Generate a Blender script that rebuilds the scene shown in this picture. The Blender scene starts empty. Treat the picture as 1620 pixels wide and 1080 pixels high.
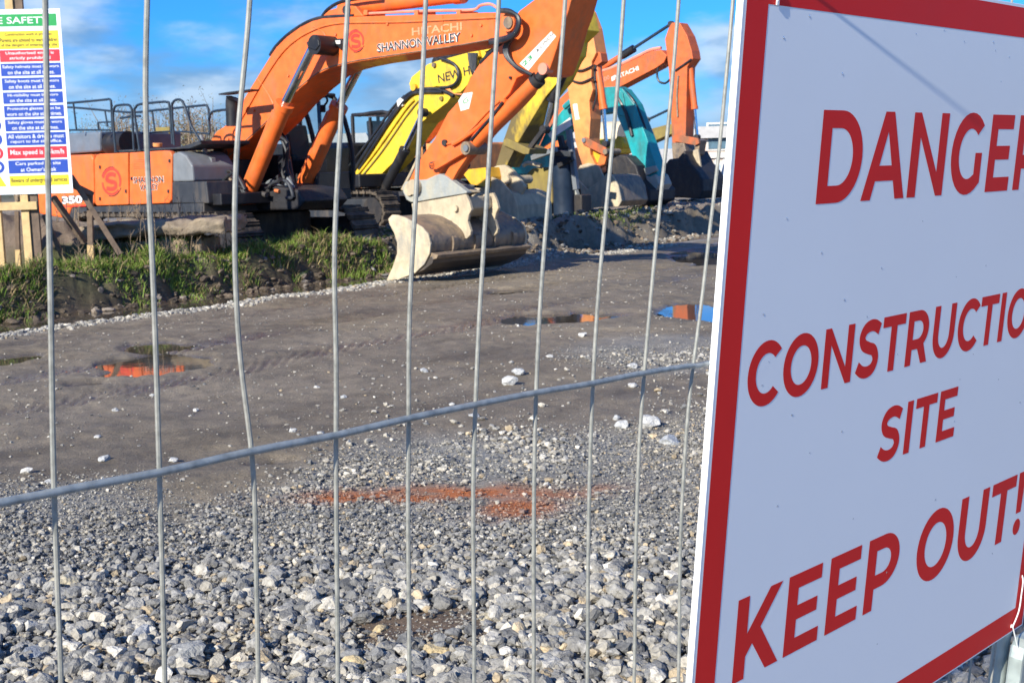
import bpy, math, random
import numpy as np
from mathutils import Vector, Matrix
random.seed(7); rng = np.random.default_rng(7)
S = bpy.context.scene
COL = S.collection
R = math.radians

# ------------------------------------------------------------------ camera
F, CX, CY = 2000.0, 810.0, 540.0
CAM = np.array([0, 0, 1.7])
_n = np.array([.0274, 1, .1355]); UP = -_n/np.linalg.norm(_n)
_z = np.array([0, 0, 1.]); YW = _z - _z.dot(UP)*UP; YW /= np.linalg.norm(YW)
XW = np.cross(YW, UP); RM = np.array([XW, YW, UP])
cam = bpy.data.objects.new('camera', bpy.data.cameras.new('camera')); COL.objects.link(cam)
cam.data.sensor_width = 36; cam.data.lens = 36*F/1620
cam.data.clip_start = .05; cam.data.clip_end = 6000
cam.data.dof.use_dof = True; cam.data.dof.focus_distance = 2.3; cam.data.dof.aperture_fstop = 20
_cols = [RM @ np.array(v) for v in ((1, 0, 0), (0, -1, 0), (0, 0, -1))]
mw = Matrix.Identity(4)
for j, c in enumerate(_cols):
    for i in range(3): mw[i][j] = c[i]
mw[0][3], mw[1][3], mw[2][3] = CAM
cam.matrix_world = mw
S.camera = cam
# ------------------------------------------------------------------ sun and sky
SUN = np.array([.396, .548, -.355]); SUN /= np.linalg.norm(SUN)      # the way the light travels
SUN_EL = math.asin(-SUN[2]); SUN_AZ = math.atan2(-SUN[0], -SUN[1])
sl = bpy.data.lights.new('sun', 'SUN'); sl.energy = 4.6; sl.angle = R(.53); sl.color = (1, .95, .83)
so = bpy.data.objects.new('sun', sl); COL.objects.link(so)
so.rotation_euler = Vector(SUN).to_track_quat('-Z', 'Y').to_euler()
W = bpy.data.worlds.new('World'); S.world = W; W.use_nodes = True
nt = W.node_tree; N = nt.nodes; L = nt.links
bg = N['Background']; bg.inputs[1].default_value = .15
sky = N.new('ShaderNodeTexSky'); sky.sky_type = 'NISHITA'; sky.sun_disc = False
sky.sun_elevation = SUN_EL; sky.sun_rotation = SUN_AZ
sky.altitude = 300; sky.air_density = 1.0; sky.dust_density = .3; sky.ozone_density = 3.0
tc = N.new('ShaderNodeTexCoord')
sep = N.new('ShaderNodeSeparateXYZ'); L.new(tc.outputs['Generated'], sep.inputs[0])
tint = N.new('ShaderNodeMix'); tint.data_type = 'RGBA'; tint.blend_type = 'MULTIPLY'; tint.inputs[0].default_value = 1
L.new(sky.outputs[0], tint.inputs[6]); tint.inputs[7].default_value = (.085, .37, .76, 1)
mp = N.new('ShaderNodeMapping'); mp.inputs['Scale'].default_value = (5.0, 5.0, 13.0); mp.inputs['Location'].default_value = (.85, .2, .3)
L.new(tc.outputs['Generated'], mp.inputs[0])
nz = N.new('ShaderNodeTexNoise'); nz.inputs['Scale'].default_value = 1.15; nz.inputs['Detail'].default_value = 6; nz.inputs['Roughness'].default_value = .52
L.new(mp.outputs[0], nz.inputs['Vector'])
# cloud cover is thicker low down and thins out with height
hb = N.new('ShaderNodeMapRange'); hb.inputs[1].default_value = .075; hb.inputs[2].default_value = .125; hb.inputs[3].default_value = .17; hb.inputs[4].default_value = -.05
L.new(sep.outputs['Z'], hb.inputs[0])
ad = N.new('ShaderNodeMath'); ad.operation = 'ADD'; L.new(nz.outputs[0], ad.inputs[0]); L.new(hb.outputs[0], ad.inputs[1])
cr = N.new('ShaderNodeMapRange'); cr.interpolation_type = 'SMOOTHSTEP'; cr.inputs[1].default_value = .47; cr.inputs[2].default_value = .66
L.new(ad.outputs[0], cr.inputs[0])
fc = N.new('ShaderNodeMath'); fc.operation = 'MULTIPLY'; fc.inputs[1].default_value = .85; L.new(cr.outputs[0], fc.inputs[0])
nz2 = N.new('ShaderNodeTexNoise'); nz2.inputs['Scale'].default_value = 3.2; nz2.inputs['Detail'].default_value = 4; L.new(mp.outputs[0], nz2.inputs['Vector'])
cc = N.new('ShaderNodeMix'); cc.data_type = 'RGBA'; 
cc.inputs[6].default_value = (.92, 1.62, 2.6, 1); cc.inputs[7].default_value = (4.9, 5.4, 5.6, 1)
cw_ = N.new('ShaderNodeMapRange'); cw_.interpolation_type = 'SMOOTHSTEP'; cw_.inputs[1].default_value = .36; cw_.inputs[2].default_value = .66; L.new(nz2.outputs[0], cw_.inputs[0])
hi_ = N.new('ShaderNodeMapRange'); hi_.inputs[1].default_value = .0; hi_.inputs[2].default_value = .5; hi_.inputs[3].default_value = .35; hi_.inputs[4].default_value = 1; L.new(sep.outputs['Z'], hi_.inputs[0])
cm_ = N.new('ShaderNodeMath'); cm_.operation = 'MULTIPLY'; L.new(cw_.outputs[0], cm_.inputs[0]); L.new(hi_.outputs[0], cm_.inputs[1]); L.new(cm_.outputs[0], cc.inputs[0])
mx = N.new('ShaderNodeMix'); mx.data_type = 'RGBA'; L.new(fc.outputs[0], mx.inputs[0]); L.new(tint.outputs[2], mx.inputs[6]); L.new(cc.outputs[2], mx.inputs[7])
hzf = N.new('ShaderNodeMapRange'); hzf.interpolation_type = 'SMOOTHSTEP'; hzf.inputs[1].default_value = .0; hzf.inputs[2].default_value = .085; hzf.inputs[3].default_value = .8; hzf.inputs[4].default_value = 0; L.new(sep.outputs['Z'], hzf.inputs[0])
hzm = N.new('ShaderNodeMix'); hzm.data_type = 'RGBA'; L.new(hzf.outputs[0], hzm.inputs[0]); L.new(mx.outputs[2], hzm.inputs[6]); hzm.inputs[7].default_value = (1.8, 2.6, 3.7, 1)
L.new(hzm.outputs[2], bg.inputs[0])
S.view_settings.view_transform = 'Standard'; S.view_settings.look = 'None'; S.view_settings.exposure = 0.68; S.view_settings.gamma = 1
try: S.view_settings.use_curve_mapping = False
except Exception: pass

# ------------------------------------------------------------------ helpers
def cray(px, py): return RM @ np.array([(px-CX)/F, (py-CY)/F, 1.])
def gnd(px, py, z=0.):
    d = cray(px, py); t = (z-CAM[2])/d[2]; return CAM + d*t
def far(px, py, Y):
    d = cray(px, py); return CAM + d*(Y/d[1])
def link(o, parent=None, **kw):
    COL.objects.link(o)
    if parent is not None: o.parent = parent
    for k, v in kw.items(): o[k] = v
    return o
def empty(name, loc, rz=0, **kw):
    o = bpy.data.objects.new(name, None); o.location = loc; o.rotation_euler = (0, 0, rz); o.empty_display_size = .2
    return link(o, None, **kw)

def catmull(pts, n=6, closed=False):
    P = [np.array(p, float) for p in pts]; out = []; m = len(P)
    rngi = range(m if closed else m-1)
    for i in rngi:
        if closed: a, b, c, d = P[(i-1) % m], P[i], P[(i+1) % m], P[(i+2) % m]
        else: a, b, c, d = P[max(i-1, 0)], P[i], P[i+1], P[min(i+2, m-1)]
        for k in range(n):
            t = k/n
            out.append(.5*((2*b)+(-a+c)*t+(2*a-5*b+4*c-d)*t*t+(-a+3*b-3*c+d)*t**3))
    if not closed: out.append(P[-1])
    return out

class MB:
    def __init__(s): s.v = []; s.f = []
    def add(s, v, f):
        o = len(s.v); s.v += [tuple(map(float, p)) for p in v]; s.f += [tuple(i+o for i in q) for q in f]; return s
    def box(s, a, b):
        (x0, y0, z0), (x1, y1, z1) = a, b
        return s.add([(x0, y0, z0), (x1, y0, z0), (x1, y1, z0), (x0, y1, z0), (x0, y0, z1), (x1, y0, z1), (x1, y1, z1), (x0, y1, z1)],
                     [(0, 3, 2, 1), (4, 5, 6, 7), (0, 1, 5, 4), (1, 2, 6, 5), (2, 3, 7, 6), (3, 0, 4, 7)])
    def bar(s, p0, p1, w, h, side=None):
        p0 = np.array(p0, float); p1 = np.array(p1, float); d = p1-p0; d /= np.linalg.norm(d)
        u = np.array(side if side is not None else ((0, 0, 1) if abs(d[2]) < .9 else (0, 1, 0)), float)
        a = np.cross(d, u); a /= np.linalg.norm(a); b = np.cross(a, d)
        v = [p+a*sx*w/2+b*sy*h/2 for p in (p0, p1) for sx, sy in ((-1, -1), (1, -1), (1, 1), (-1, 1))]
        return s.add(v, [(3, 2, 1, 0), (4, 5, 6, 7), (0, 1, 5, 4), (1, 2, 6, 5), (2, 3, 7, 6), (3, 0, 4, 7)])
    def prism(s, poly, y0, y1):           # poly in (x, z), extruded along y
        A = sum(poly[i][0]*poly[(i+1) % len(poly)][1]-poly[(i+1) % len(poly)][0]*poly[i][1] for i in range(len(poly)))
        if A < 0: poly = poly[::-1]
        n = len(poly); v = [(p[0], y0, p[1]) for p in poly]+[(p[0], y1, p[1]) for p in poly]
        f = [tuple(range(n)), tuple(range(2*n-1, n-1, -1))]+[(i, i+n, (i+1) % n+n, (i+1) % n) for i in range(n)]
        return s.add(v, f)
    def tube(s, pts, r, n=8, cap=True):
        P = [np.array(p, float) for p in pts]; rr = r if hasattr(r, '__len__') else [r]*len(P)
        T = [P[min(i+1, len(P)-1)]-P[max(i-1, 0)] for i in range(len(P))]
        u = np.array([0, 0, 1.]); t0 = T[0]/np.linalg.norm(T[0])
        if abs(t0[2]) > .8: u = np.array([0, 1., 0])
        v = []
        for p, t, q in zip(P, T, rr):
            t = t/(np.linalg.norm(t)+1e-9); a = np.cross(t, u); a /= np.linalg.norm(a)+1e-9; b = np.cross(a, t); u = b
            for k in range(n):
                an = 2*math.pi*k/n; v.append(p+(a*math.cos(an)+b*math.sin(an))*q)
        f = [(i*n+k, i*n+(k+1) % n, (i+1)*n+(k+1) % n, (i+1)*n+k) for i in range(len(P)-1) for k in range(n)]
        if cap: f += [tuple(range(n-1, -1, -1)), tuple(range((len(P)-1)*n, len(P)*n))]
        return s.add(v, f)
    def ball(s, c, r, n=8, sq=(1, 1, 1)):
        v = [(c[0], c[1], c[2]+r*sq[2])]; f = []
        for i in range(1, n//2):
            th = math.pi*i/(n//2)
            for k in range(n):
                an = 2*math.pi*k/n
                v.append((c[0]+r*sq[0]*math.sin(th)*math.cos(an), c[1]+r*sq[1]*math.sin(th)*math.sin(an), c[2]+r*sq[2]*math.cos(th)))
        v.append((c[0], c[1], c[2]-r*sq[2])); m = n//2-1
        f += [(0, 1+k, 1+(k+1) % n) for k in range(n)]
        for i in range(m-1): f += [(1+i*n+k, 1+(i+1)*n+k, 1+(i+1)*n+(k+1) % n, 1+i*n+(k+1) % n) for k in range(n)]
        f += [(len(v)-1, 1+(m-1)*n+(k+1) % n, 1+(m-1)*n+k) for k in range(n)]
        return s.add(v, f)
    def obj(s, name, mat, parent=None, smooth=False, bevel=0, **kw):
        me = bpy.data.meshes.new(name); me.from_pydata(s.v, [], s.f); me.materials.append(mat)
        if smooth:
            me.polygons.foreach_set('use_smooth', [True]*len(me.polygons))
            try: me.set_sharp_from_angle(angle=R(38))
            except Exception: pass
        me.update(); o = bpy.data.objects.new(name, me)
        if bevel:
            b = o.modifiers.new('bevel', 'BEVEL'); b.width = bevel; b.segments = 2; b.limit_method = 'ANGLE'; b.angle_limit = R(40)
        return link(o, parent, **kw)

def raw_mesh(name, V, Fa, mat, parent=None, col=None, smooth=False, **kw):
    """numpy verts (n,3) and tri/quad faces (m,k)"""
    me = bpy.data.meshes.new(name); k = Fa.shape[1]
    me.vertices.add(len(V)); me.vertices.foreach_set('co', np.ascontiguousarray(V, np.float32).ravel())
    me.loops.add(Fa.size); me.loops.foreach_set('vertex_index', np.ascontiguousarray(Fa, np.int32).ravel())
    me.polygons.add(len(Fa)); me.polygons.foreach_set('loop_start', np.arange(0, Fa.size, k, dtype=np.int32))
    try: me.polygons.foreach_set('loop_total', np.full(len(Fa), k, np.int32))
    except Exception: pass
    me.update(calc_edges=True)
    if smooth: me.polygons.foreach_set('use_smooth', np.ones(len(Fa), bool))
    else: me.polygons.foreach_set('use_smooth', np.zeros(len(Fa), bool))
    if col is not None:
        for nm, c in (col.items() if isinstance(col, dict) else (('Col', col),)):
            a = me.color_attributes.new(nm, 'FLOAT_COLOR', 'POINT')
            a.data.foreach_set('color', np.ascontiguousarray(c, np.float32).ravel())
    me.materials.append(mat); me.validate(clean_customdata=False)
    return link(bpy.data.objects.new(name, me), parent, **kw)

# ------------------------------------------------------------------ noise
_perm = np.random.default_rng(3).random((256, 256))
def vn(x, y):
    xi = np.floor(x).astype(int); yi = np.floor(y).astype(int); fx = x-xi; fy = y-yi
    fx = fx*fx*(3-2*fx); fy = fy*fy*(3-2*fy)
    g = lambda a, b: _perm[a & 255, b & 255]
    return (g(xi, yi)*(1-fx)+g(xi+1, yi)*fx)*(1-fy)+(g(xi, yi+1)*(1-fx)+g(xi+1, yi+1)*fx)*fy*1.0
def fbm(x, y, o=4, ga=.5):
    t = 0; a = 1; s = 0
    for i in range(o): t = t+a*(vn(x*2**i+17.3*i, y*2**i+5.1*i)-.5); s += a; a *= ga
    return t/s*2
def sm(a, b, x): t = np.clip((x-a)/(b-a), 0, 1); return t*t*(3-2*t)

# ------------------------------------------------------------------ materials
def mat(name, base, rough=.5, metal=0, var=.12, scale=6, dirt=None, dirt_amt=.0, dirt_scale=2.5, bump=0, bscale=40, spec=.5, coat=0, col_attr=False, trans=0, ior=1.45, rough_var=.1, dirt_thr=.5, low=None):
    m = bpy.data.materials.new(name); m.use_nodes = True; n = m.node_tree.nodes; l = m.node_tree.links; b = n['Principled BSDF']
    b.inputs['Roughness'].default_value = rough; b.inputs['Metallic'].default_value = metal
    b.inputs['Specular IOR Level'].default_value = spec; b.inputs['IOR'].default_value = ior
    b.inputs['Coat Weight'].default_value = coat; b.inputs['Transmission Weight'].default_value = trans
    tcn = n.new('ShaderNodeTexCoord'); no = n.new('ShaderNodeTexNoise'); no.inputs['Scale'].default_value = scale; no.inputs['Detail'].default_value = 5
    l.new(tcn.outputs['Object'], no.inputs['Vector'])
    mr = n.new('ShaderNodeMapRange'); mr.inputs[1].default_value = .3; mr.inputs[2].default_value = .7; mr.inputs[3].default_value = 1-var; mr.inputs[4].default_value = 1+var
    l.new(no.outputs[0], mr.inputs[0])
    mul = n.new('ShaderNodeMix'); mul.data_type = 'RGBA'; mul.blend_type = 'MULTIPLY'; mul.inputs[0].default_value = 1
    if col_attr:
        at = n.new('ShaderNodeAttribute'); at.attribute_name = 'Col'; l.new(at.outputs['Color'], mul.inputs[6])
    else: mul.inputs[6].default_value = (*base, 1)
    l.new(mr.outputs[0], mul.inputs[7]); out = mul.outputs[2]
    if rough_var:
        rr = n.new('ShaderNodeMapRange'); rr.inputs[1].default_value = .3; rr.inputs[2].default_value = .7
        rr.inputs[3].default_value = max(rough-rough_var, .02); rr.inputs[4].default_value = min(rough+rough_var, 1); l.new(no.outputs[0], rr.inputs[0]); l.new(rr.outputs[0], b.inputs['Roughness'])
    if dirt is not None:
        n2 = n.new('ShaderNodeTexNoise'); n2.inputs['Scale'].default_value = dirt_scale; n2.inputs['Detail'].default_value = 8; n2.inputs['Roughness'].default_value = .65
        mp2 = n.new('ShaderNodeMapping'); mp2.inputs['Scale'].default_value = (1.25, 1.25, .5); l.new(tcn.outputs['Object'], mp2.inputs[0]); l.new(mp2.outputs[0], n2.inputs['Vector'])
        r2 = n.new('ShaderNodeMapRange'); r2.inputs[1].default_value = dirt_thr-.08; r2.inputs[2].default_value = dirt_thr+.16; r2.inputs[3].default_value = 0; r2.inputs[4].default_value = dirt_amt
        src = n2.outputs[0]
        if low is not None:                                   # mud splashed up from below: more of it near the ground
            sp = n.new('ShaderNodeSeparateXYZ'); l.new(tcn.outputs['Object'], sp.inputs[0])
            lr = n.new('ShaderNodeMapRange'); lr.inputs[1].default_value = low[0]; lr.inputs[2].default_value = low[1]; lr.inputs[3].default_value = .3; lr.inputs[4].default_value = -.02
            l.new(sp.outputs['Z'], lr.inputs[0]); aa = n.new('ShaderNodeMath'); aa.operation = 'ADD'; l.new(src, aa.inputs[0]); l.new(lr.outputs[0], aa.inputs[1]); src = aa.outputs[0]
        l.new(src, r2.inputs[0])
        m2 = n.new('ShaderNodeMix'); m2.data_type = 'RGBA'; l.new(r2.outputs[0], m2.inputs[0]); l.new(out, m2.inputs[6]); m2.inputs[7].default_value = (*dirt, 1); out = m2.outputs[2]
    l.new(out, b.inputs['Base Color'])
    if bump:
        n3 = n.new('ShaderNodeTexNoise'); n3.inputs['Scale'].default_value = bscale; n3.inputs['Detail'].default_value = 6; l.new(tcn.outputs['Object'], n3.inputs['Vector'])
        bp = n.new('ShaderNodeBump'); bp.inputs['Strength'].default_value = bump; bp.inputs['Distance'].default_value = .02; l.new(n3.outputs[0], bp.inputs['Height']); l.new(bp.outputs[0], b.inputs['Normal'])
    return m
MUDC = (.17, .135, .10)
M = {}
M['orange'] = mat('orange_paint', (.80, .15, .028), .42, dirt=(.33, .15, .07), dirt_amt=.65, dirt_scale=3.2, dirt_thr=.575, coat=.08, var=.12, bump=.06, bscale=6)
M['orange_dirty'] = mat('worn_orange_paint', (.72, .17, .04), .5, dirt=(.33, .17, .1), dirt_amt=.75, dirt_scale=4, dirt_thr=.56, bump=.1)
M['peach'] = mat('faded_orange_paint', (.84, .30, .085), .55, dirt=(.33, .15, .07), dirt_amt=.8, dirt_scale=3, dirt_thr=.62, low=(.4, 2.6))
M['red_orange'] = mat('red_orange_paint', (.64, .125, .03), .55, dirt=(.22, .11, .06), dirt_amt=.9, dirt_scale=3.4, dirt_thr=.56, low=(.6, 3.0))
M['yellow'] = mat('yellow_paint', (.80, .54, .035), .45, dirt=(.30, .20, .06), dirt_amt=.75, dirt_scale=3.4, dirt_thr=.58, coat=.05)
M['yellow_muddy'] = mat('yellow_paint_under_mud', (.80, .54, .035), .55, dirt=(.13, .10, .045), dirt_amt=.97, dirt_scale=2.2, dirt_thr=.60, low=(1.9, 3.1), bump=.2)
M['cat_yellow'] = mat('warm_yellow_paint', (.8, .42, .03), .45, dirt=(.35, .24, .1), dirt_amt=.6, dirt_thr=.58)
M['olive'] = mat('muddy_yellow_paint', (.25, .19, .05), .6, dirt=(.16, .12, .06), dirt_amt=.8)
M['teal'] = mat('teal_paint', (.012, .33, .35), .45, dirt=(.05, .10, .095), dirt_amt=.7, dirt_scale=2.2, dirt_thr=.5, bump=.1)  # besides grime, the dark dirt colour stands in for shade on the arm
M['black'] = mat('black_paint', (.014, .014, .017), .5, dirt=MUDC, dirt_amt=.3, dirt_thr=.6, dirt_scale=4)
M['grey'] = mat('dark_grey_paint', (.032, .036, .044), .5, dirt=MUDC, dirt_amt=.6, dirt_thr=.57)
M['midgrey'] = mat('grey_paint', (.17, .185, .2), .5, dirt=MUDC, dirt_amt=.4, dirt_thr=.6)
M['hood'] = mat('slate_hood', (.13, .16, .2), .45, dirt=MUDC, dirt_amt=.5, dirt_thr=.58)
M['hose'] = mat('rubber_hose', (.02, .022, .028), .42, dirt=MUDC, dirt_amt=.35, dirt_thr=.6)
M['rail'] = mat('dark_blue_rail', (.02, .035, .055), .4)
M['chrome'] = mat('chrome_rod', (.62, .66, .7), .16, metal=1, var=.05)
M['beige_steel'] = mat('clay_coated_steel', (.50, .405, .27), .8, dirt=(.30, .25, .18), dirt_amt=.8, dirt_scale=5, bump=.5, bscale=18, dirt_thr=.5)
M['cheek'] = mat('clay_coated_bucket_cheek', (.53, .435, .29), .8, dirt=(.28, .27, .24), dirt_amt=.9, dirt_scale=5.5, dirt_thr=.55, bump=.5, bscale=22, var=.2)
M['grey_clay'] = mat('grey_clay_coated_steel', (.30, .315, .30), .75, dirt=(.42, .38, .28), dirt_amt=.9, dirt_scale=3, bump=.5, bscale=20)
M['brown_steel'] = mat('rusty_brown_steel', (.15, .12, .10), .5, metal=.2, dirt=(.33, .24, .15), dirt_amt=.95, dirt_scale=4.5, dirt_thr=.47, bump=.5, bscale=22, var=.3)
M['edge_steel'] = mat('worn_blade_steel', (.10, .085, .075), .42, metal=.3, dirt=(.2, .15, .1), dirt_amt=.5)
M['dark_steel'] = mat('dark_muddy_steel', (.022, .021, .024), .6, dirt=(.11, .085, .06), dirt_amt=.5, dirt_thr=.58, bump=.4, bscale=15)
M['track'] = mat('muddy_track_steel', (.035, .03, .026), .75, dirt=(.15, .115, .08), dirt_amt=.95, dirt_thr=.46, bump=.6, bscale=25)
M['pipe'] = mat('pinkish_steel_pipe', (.70, .27, .18), .45)
M['white'] = mat('white_print', (.8, .8, .8), .5, var=.03)
M['stick_white'] = mat('white_sticker', (.75, .74, .70), .5, dirt=(.6, .45, .3), dirt_amt=.5)
M['ink'] = mat('black_print', (.02, .02, .025), .5)
M['red_print'] = mat('red_print', (.78, .055, .03), .45)
M['pale_print'] = mat('faded_print', (.88, .32, .16), .5)
M['green_print'] = mat('green_print', (.05, .3, .12), .5)
M['glass'] = mat('cab_glass', (.10, .16, .17), .08, var=.3, scale=2, trans=.55, rough_var=0)
M['timber'] = mat('pale_timber', (.62, .43, .20), .7, var=.2, scale=9, bump=.2)
M['old_timber'] = mat('weathered_timber', (.17, .12, .085), .85, var=.3, scale=9, bump=.3)
M['wire'] = mat('galvanised_wire', (.27, .27, .24), .5, metal=.15, var=.22, scale=120, rough_var=.1, dirt=(.5, .47, .4), dirt_amt=.4, dirt_scale=60)
M['hwire'] = mat('galvanised_rail_wire', (.25, .28, .29), .42, metal=.3, var=.3, scale=60, dirt=(.5, .5, .46), dirt_amt=.4, dirt_scale=45)
M['tube'] = mat('galvanised_tube', (.40, .45, .42), .45, metal=.4, var=.15, scale=30)
M['board'] = mat('white_sign_board', (.86, .88, .90), .33, var=.01, scale=3, rough_var=.04)
M['board_edge'] = mat('white_board_edge', (.85, .85, .84), .6, var=.02)
M['sign_red'] = mat('sign_red_vinyl', (.74, .020, .018), .5, spec=.18, var=.05, scale=4, rough_var=.04)
M['tie'] = mat('cable_tie_nylon', (.75, .76, .74), .35, var=.03)
M['droplet'] = mat('rain_droplet', (.9, .95, 1), .03, trans=1, ior=1.33, var=0, rough_var=0)
M['concrete'] = mat('concrete', (.35, .34, .32), .85, bump=.4, dirt=(.2, .17, .14), dirt_amt=.6)
M['cream'] = mat('cream_cladding', (.62, .53, .38), .7, var=.08, dirt=(.42, .35, .25), dirt_amt=.5, dirt_scale=.8)
M['pink_cream'] = mat('pinkish_cladding', (.60, .49, .42), .7, var=.08, dirt=(.4, .33, .28), dirt_amt=.5, dirt_scale=.8)
M['roofing'] = mat('pale_roof_sheet', (.48, .47, .46), .6, var=.1)
M['pale_blue'] = mat('pale_blue_panel', (.38, .48, .60), .45, var=.1, dirt=(.5, .48, .42), dirt_amt=.4)
M['window'] = mat('window_glass', (.10, .17, .22), .1, var=.2)
M['white_metal'] = mat('white_metal', (.7, .69, .66), .5, dirt=(.45, .38, .3), dirt_amt=.5)
M['stone'] = mat('crushed_limestone', (.3, .3, .3), .8, col_attr=True, var=.28, scale=55, bump=.5, bscale=90, rough_var=.12)
M['grassy'] = mat('grass_blades', (.1, .15, .03), .6, col_attr=True, var=.15, scale=8, spec=.3)
M['stalk'] = mat('dead_stalk', (.27, .2, .13), .8, var=.3)
M['leaf'] = mat('scrub_leaf', (.1, .1, .04), .7, col_attr=True, var=.2)
M['sg_green'] = mat('green_panel', (.02, .33, .08), .4, var=.02); M['sg_yellow'] = mat('yellow_panel', (.85, .66, .03), .4, var=.02)
M['sg_red'] = mat('red_panel', (.72, .03, .05), .4, var=.02); M['sg_blue'] = mat('blue_panel', (.02, .07, .40), .4, var=.02)
M['cloth_blue'] = mat('blue_drum_plastic', (.012, .025, .05), .5)

# ground material: soil weights come from a vertex attribute, water stands low
def ground_mat():
    m = bpy.data.materials.new('ground_soil'); m.use_nodes = True; n = m.node_tree.nodes; l = m.node_tree.links; b = n['Principled BSDF']
    at = n.new('ShaderNodeAttribute'); at.attribute_name = 'Col'
    gm = n.new('ShaderNodeNewGeometry')
    no = n.new('ShaderNodeTexNoise'); no.inputs['Scale'].default_value = 5; no.inputs['Detail'].default_value = 9; no.inputs['Roughness'].default_value = .7; l.new(gm.outputs['Position'], no.inputs['Vector'])
    no4 = n.new('ShaderNodeTexNoise'); no4.inputs['Scale'].default_value = 70; no4.inputs['Detail'].default_value = 5; no4.inputs['Roughness'].default_value = .7; l.new(gm.outputs['Position'], no4.inputs['Vector'])
    mr = n.new('ShaderNodeMapRange'); mr.inputs[1].default_value = .3; mr.inputs[2].default_value = .7; mr.inputs[3].default_value = .72; mr.inputs[4].default_value = 1.25; l.new(no.outputs[0], mr.inputs[0])
    mr4 = n.new('ShaderNodeMapRange'); mr4.inputs[1].default_value = .3; mr4.inputs[2].default_value = .72; mr4.inputs[3].default_value = .65; mr4.inputs[4].default_value = 1.45; l.new(no4.outputs[0], mr4.inputs[0])
    mm = n.new('ShaderNodeMath'); mm.operation = 'MULTIPLY'; l.new(mr.outputs[0], mm.inputs[0]); l.new(mr4.outputs[0], mm.inputs[1])
    mu = n.new('ShaderNodeMix'); mu.data_type = 'RGBA'; mu.blend_type = 'MULTIPLY'; mu.inputs[0].default_value = 1; l.new(at.outputs['Color'], mu.inputs[6]); l.new(mm.outputs[0], mu.inputs[7])
    l.new(mu.outputs[2], b.inputs['Base Color'])
    # alpha of the attribute = how wet the soil is
    wr = n.new('ShaderNodeMapRange'); wr.inputs[3].default_value = .82; wr.inputs[4].default_value = .16; l.new(at.outputs['Alpha'], wr.inputs[0])
    l.new(wr.outputs[0], b.inputs['Roughness'])
    b.inputs['Specular IOR Level'].default_value = .4
    bp = n.new('ShaderNodeBump'); bp.inputs['Strength'].default_value = .55; bp.inputs['Distance'].default_value = .02; l.new(no4.outputs[0], bp.inputs['Height'])
    bp2 = n.new('ShaderNodeBump'); bp2.inputs['Strength'].default_value = .5; bp2.inputs['Distance'].default_value = .05; l.new(no.outputs[0], bp2.inputs['Height']); l.new(bp.outputs[0], bp2.inputs['Normal'])
    l.new(bp2.outputs[0], b.inputs['Normal']); return m
def water_mat():
    m = bpy.data.materials.new('puddle_water'); m.use_nodes = True; n = m.node_tree.nodes; l = m.node_tree.links; b = n['Principled BSDF']
    b.inputs['Base Color'].default_value = (.075, .06, .042, 1); b.inputs['Roughness'].default_value = .03; b.inputs['IOR'].default_value = 1.36; b.inputs['Specular IOR Level'].default_value = .8
    gm = n.new('ShaderNodeNewGeometry'); no = n.new('ShaderNodeTexNoise'); no.inputs['Scale'].default_value = 7; no.inputs['Detail'].default_value = 3; l.new(gm.outputs['Position'], no.inputs['Vector'])
    bp = n.new('ShaderNodeBump'); bp.inputs['Strength'].default_value = .07; bp.inputs['Distance'].default_value = .008; l.new(no.outputs[0], bp.inputs['Height']); l.new(bp.outputs[0], b.inputs['Normal']); return m
M['ground'] = ground_mat(); M['water'] = water_mat()

# ------------------------------------------------------------------ ground
G0 = gnd(100, 520)[:2]; G1 = gnd(700, 438)[:2]
TD = (G1-G0)/np.linalg.norm(G1-G0); ND = np.array([-TD[1], TD[0]])
PUD = []   # centre x, y, half width, half depth, depth
def puddle(px, py, hw, y0, y1, dep=.07):
    c = gnd(px, py); a = gnd(px, y1); b = gnd(px, y0); e = gnd(px+hw, py)
    cy = (a[1]+b[1])/2; cx = (a[0]+b[0])/2
    PUD.append((cx, cy, e[0]-c[0], (b[1]-a[1])/2, dep))
puddle(232, 578, 84, 562, 600, .10); puddle(245, 553, 70, 540, 560, .045); puddle(868, 507, 92, 495, 519); puddle(1100, 500, 75, 480, 520, .06)
puddle(15, 571, 45, 561, 582, .05); puddle(143, 610, 34, 605, 616, .05); puddle(805, 463, 48, 459, 467, .05)
puddle(975, 502, 50, 496, 508, .045); puddle(1130, 412, 70, 398, 425, .06); puddle(425, 737, 55, 731, 745, .03)
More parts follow.
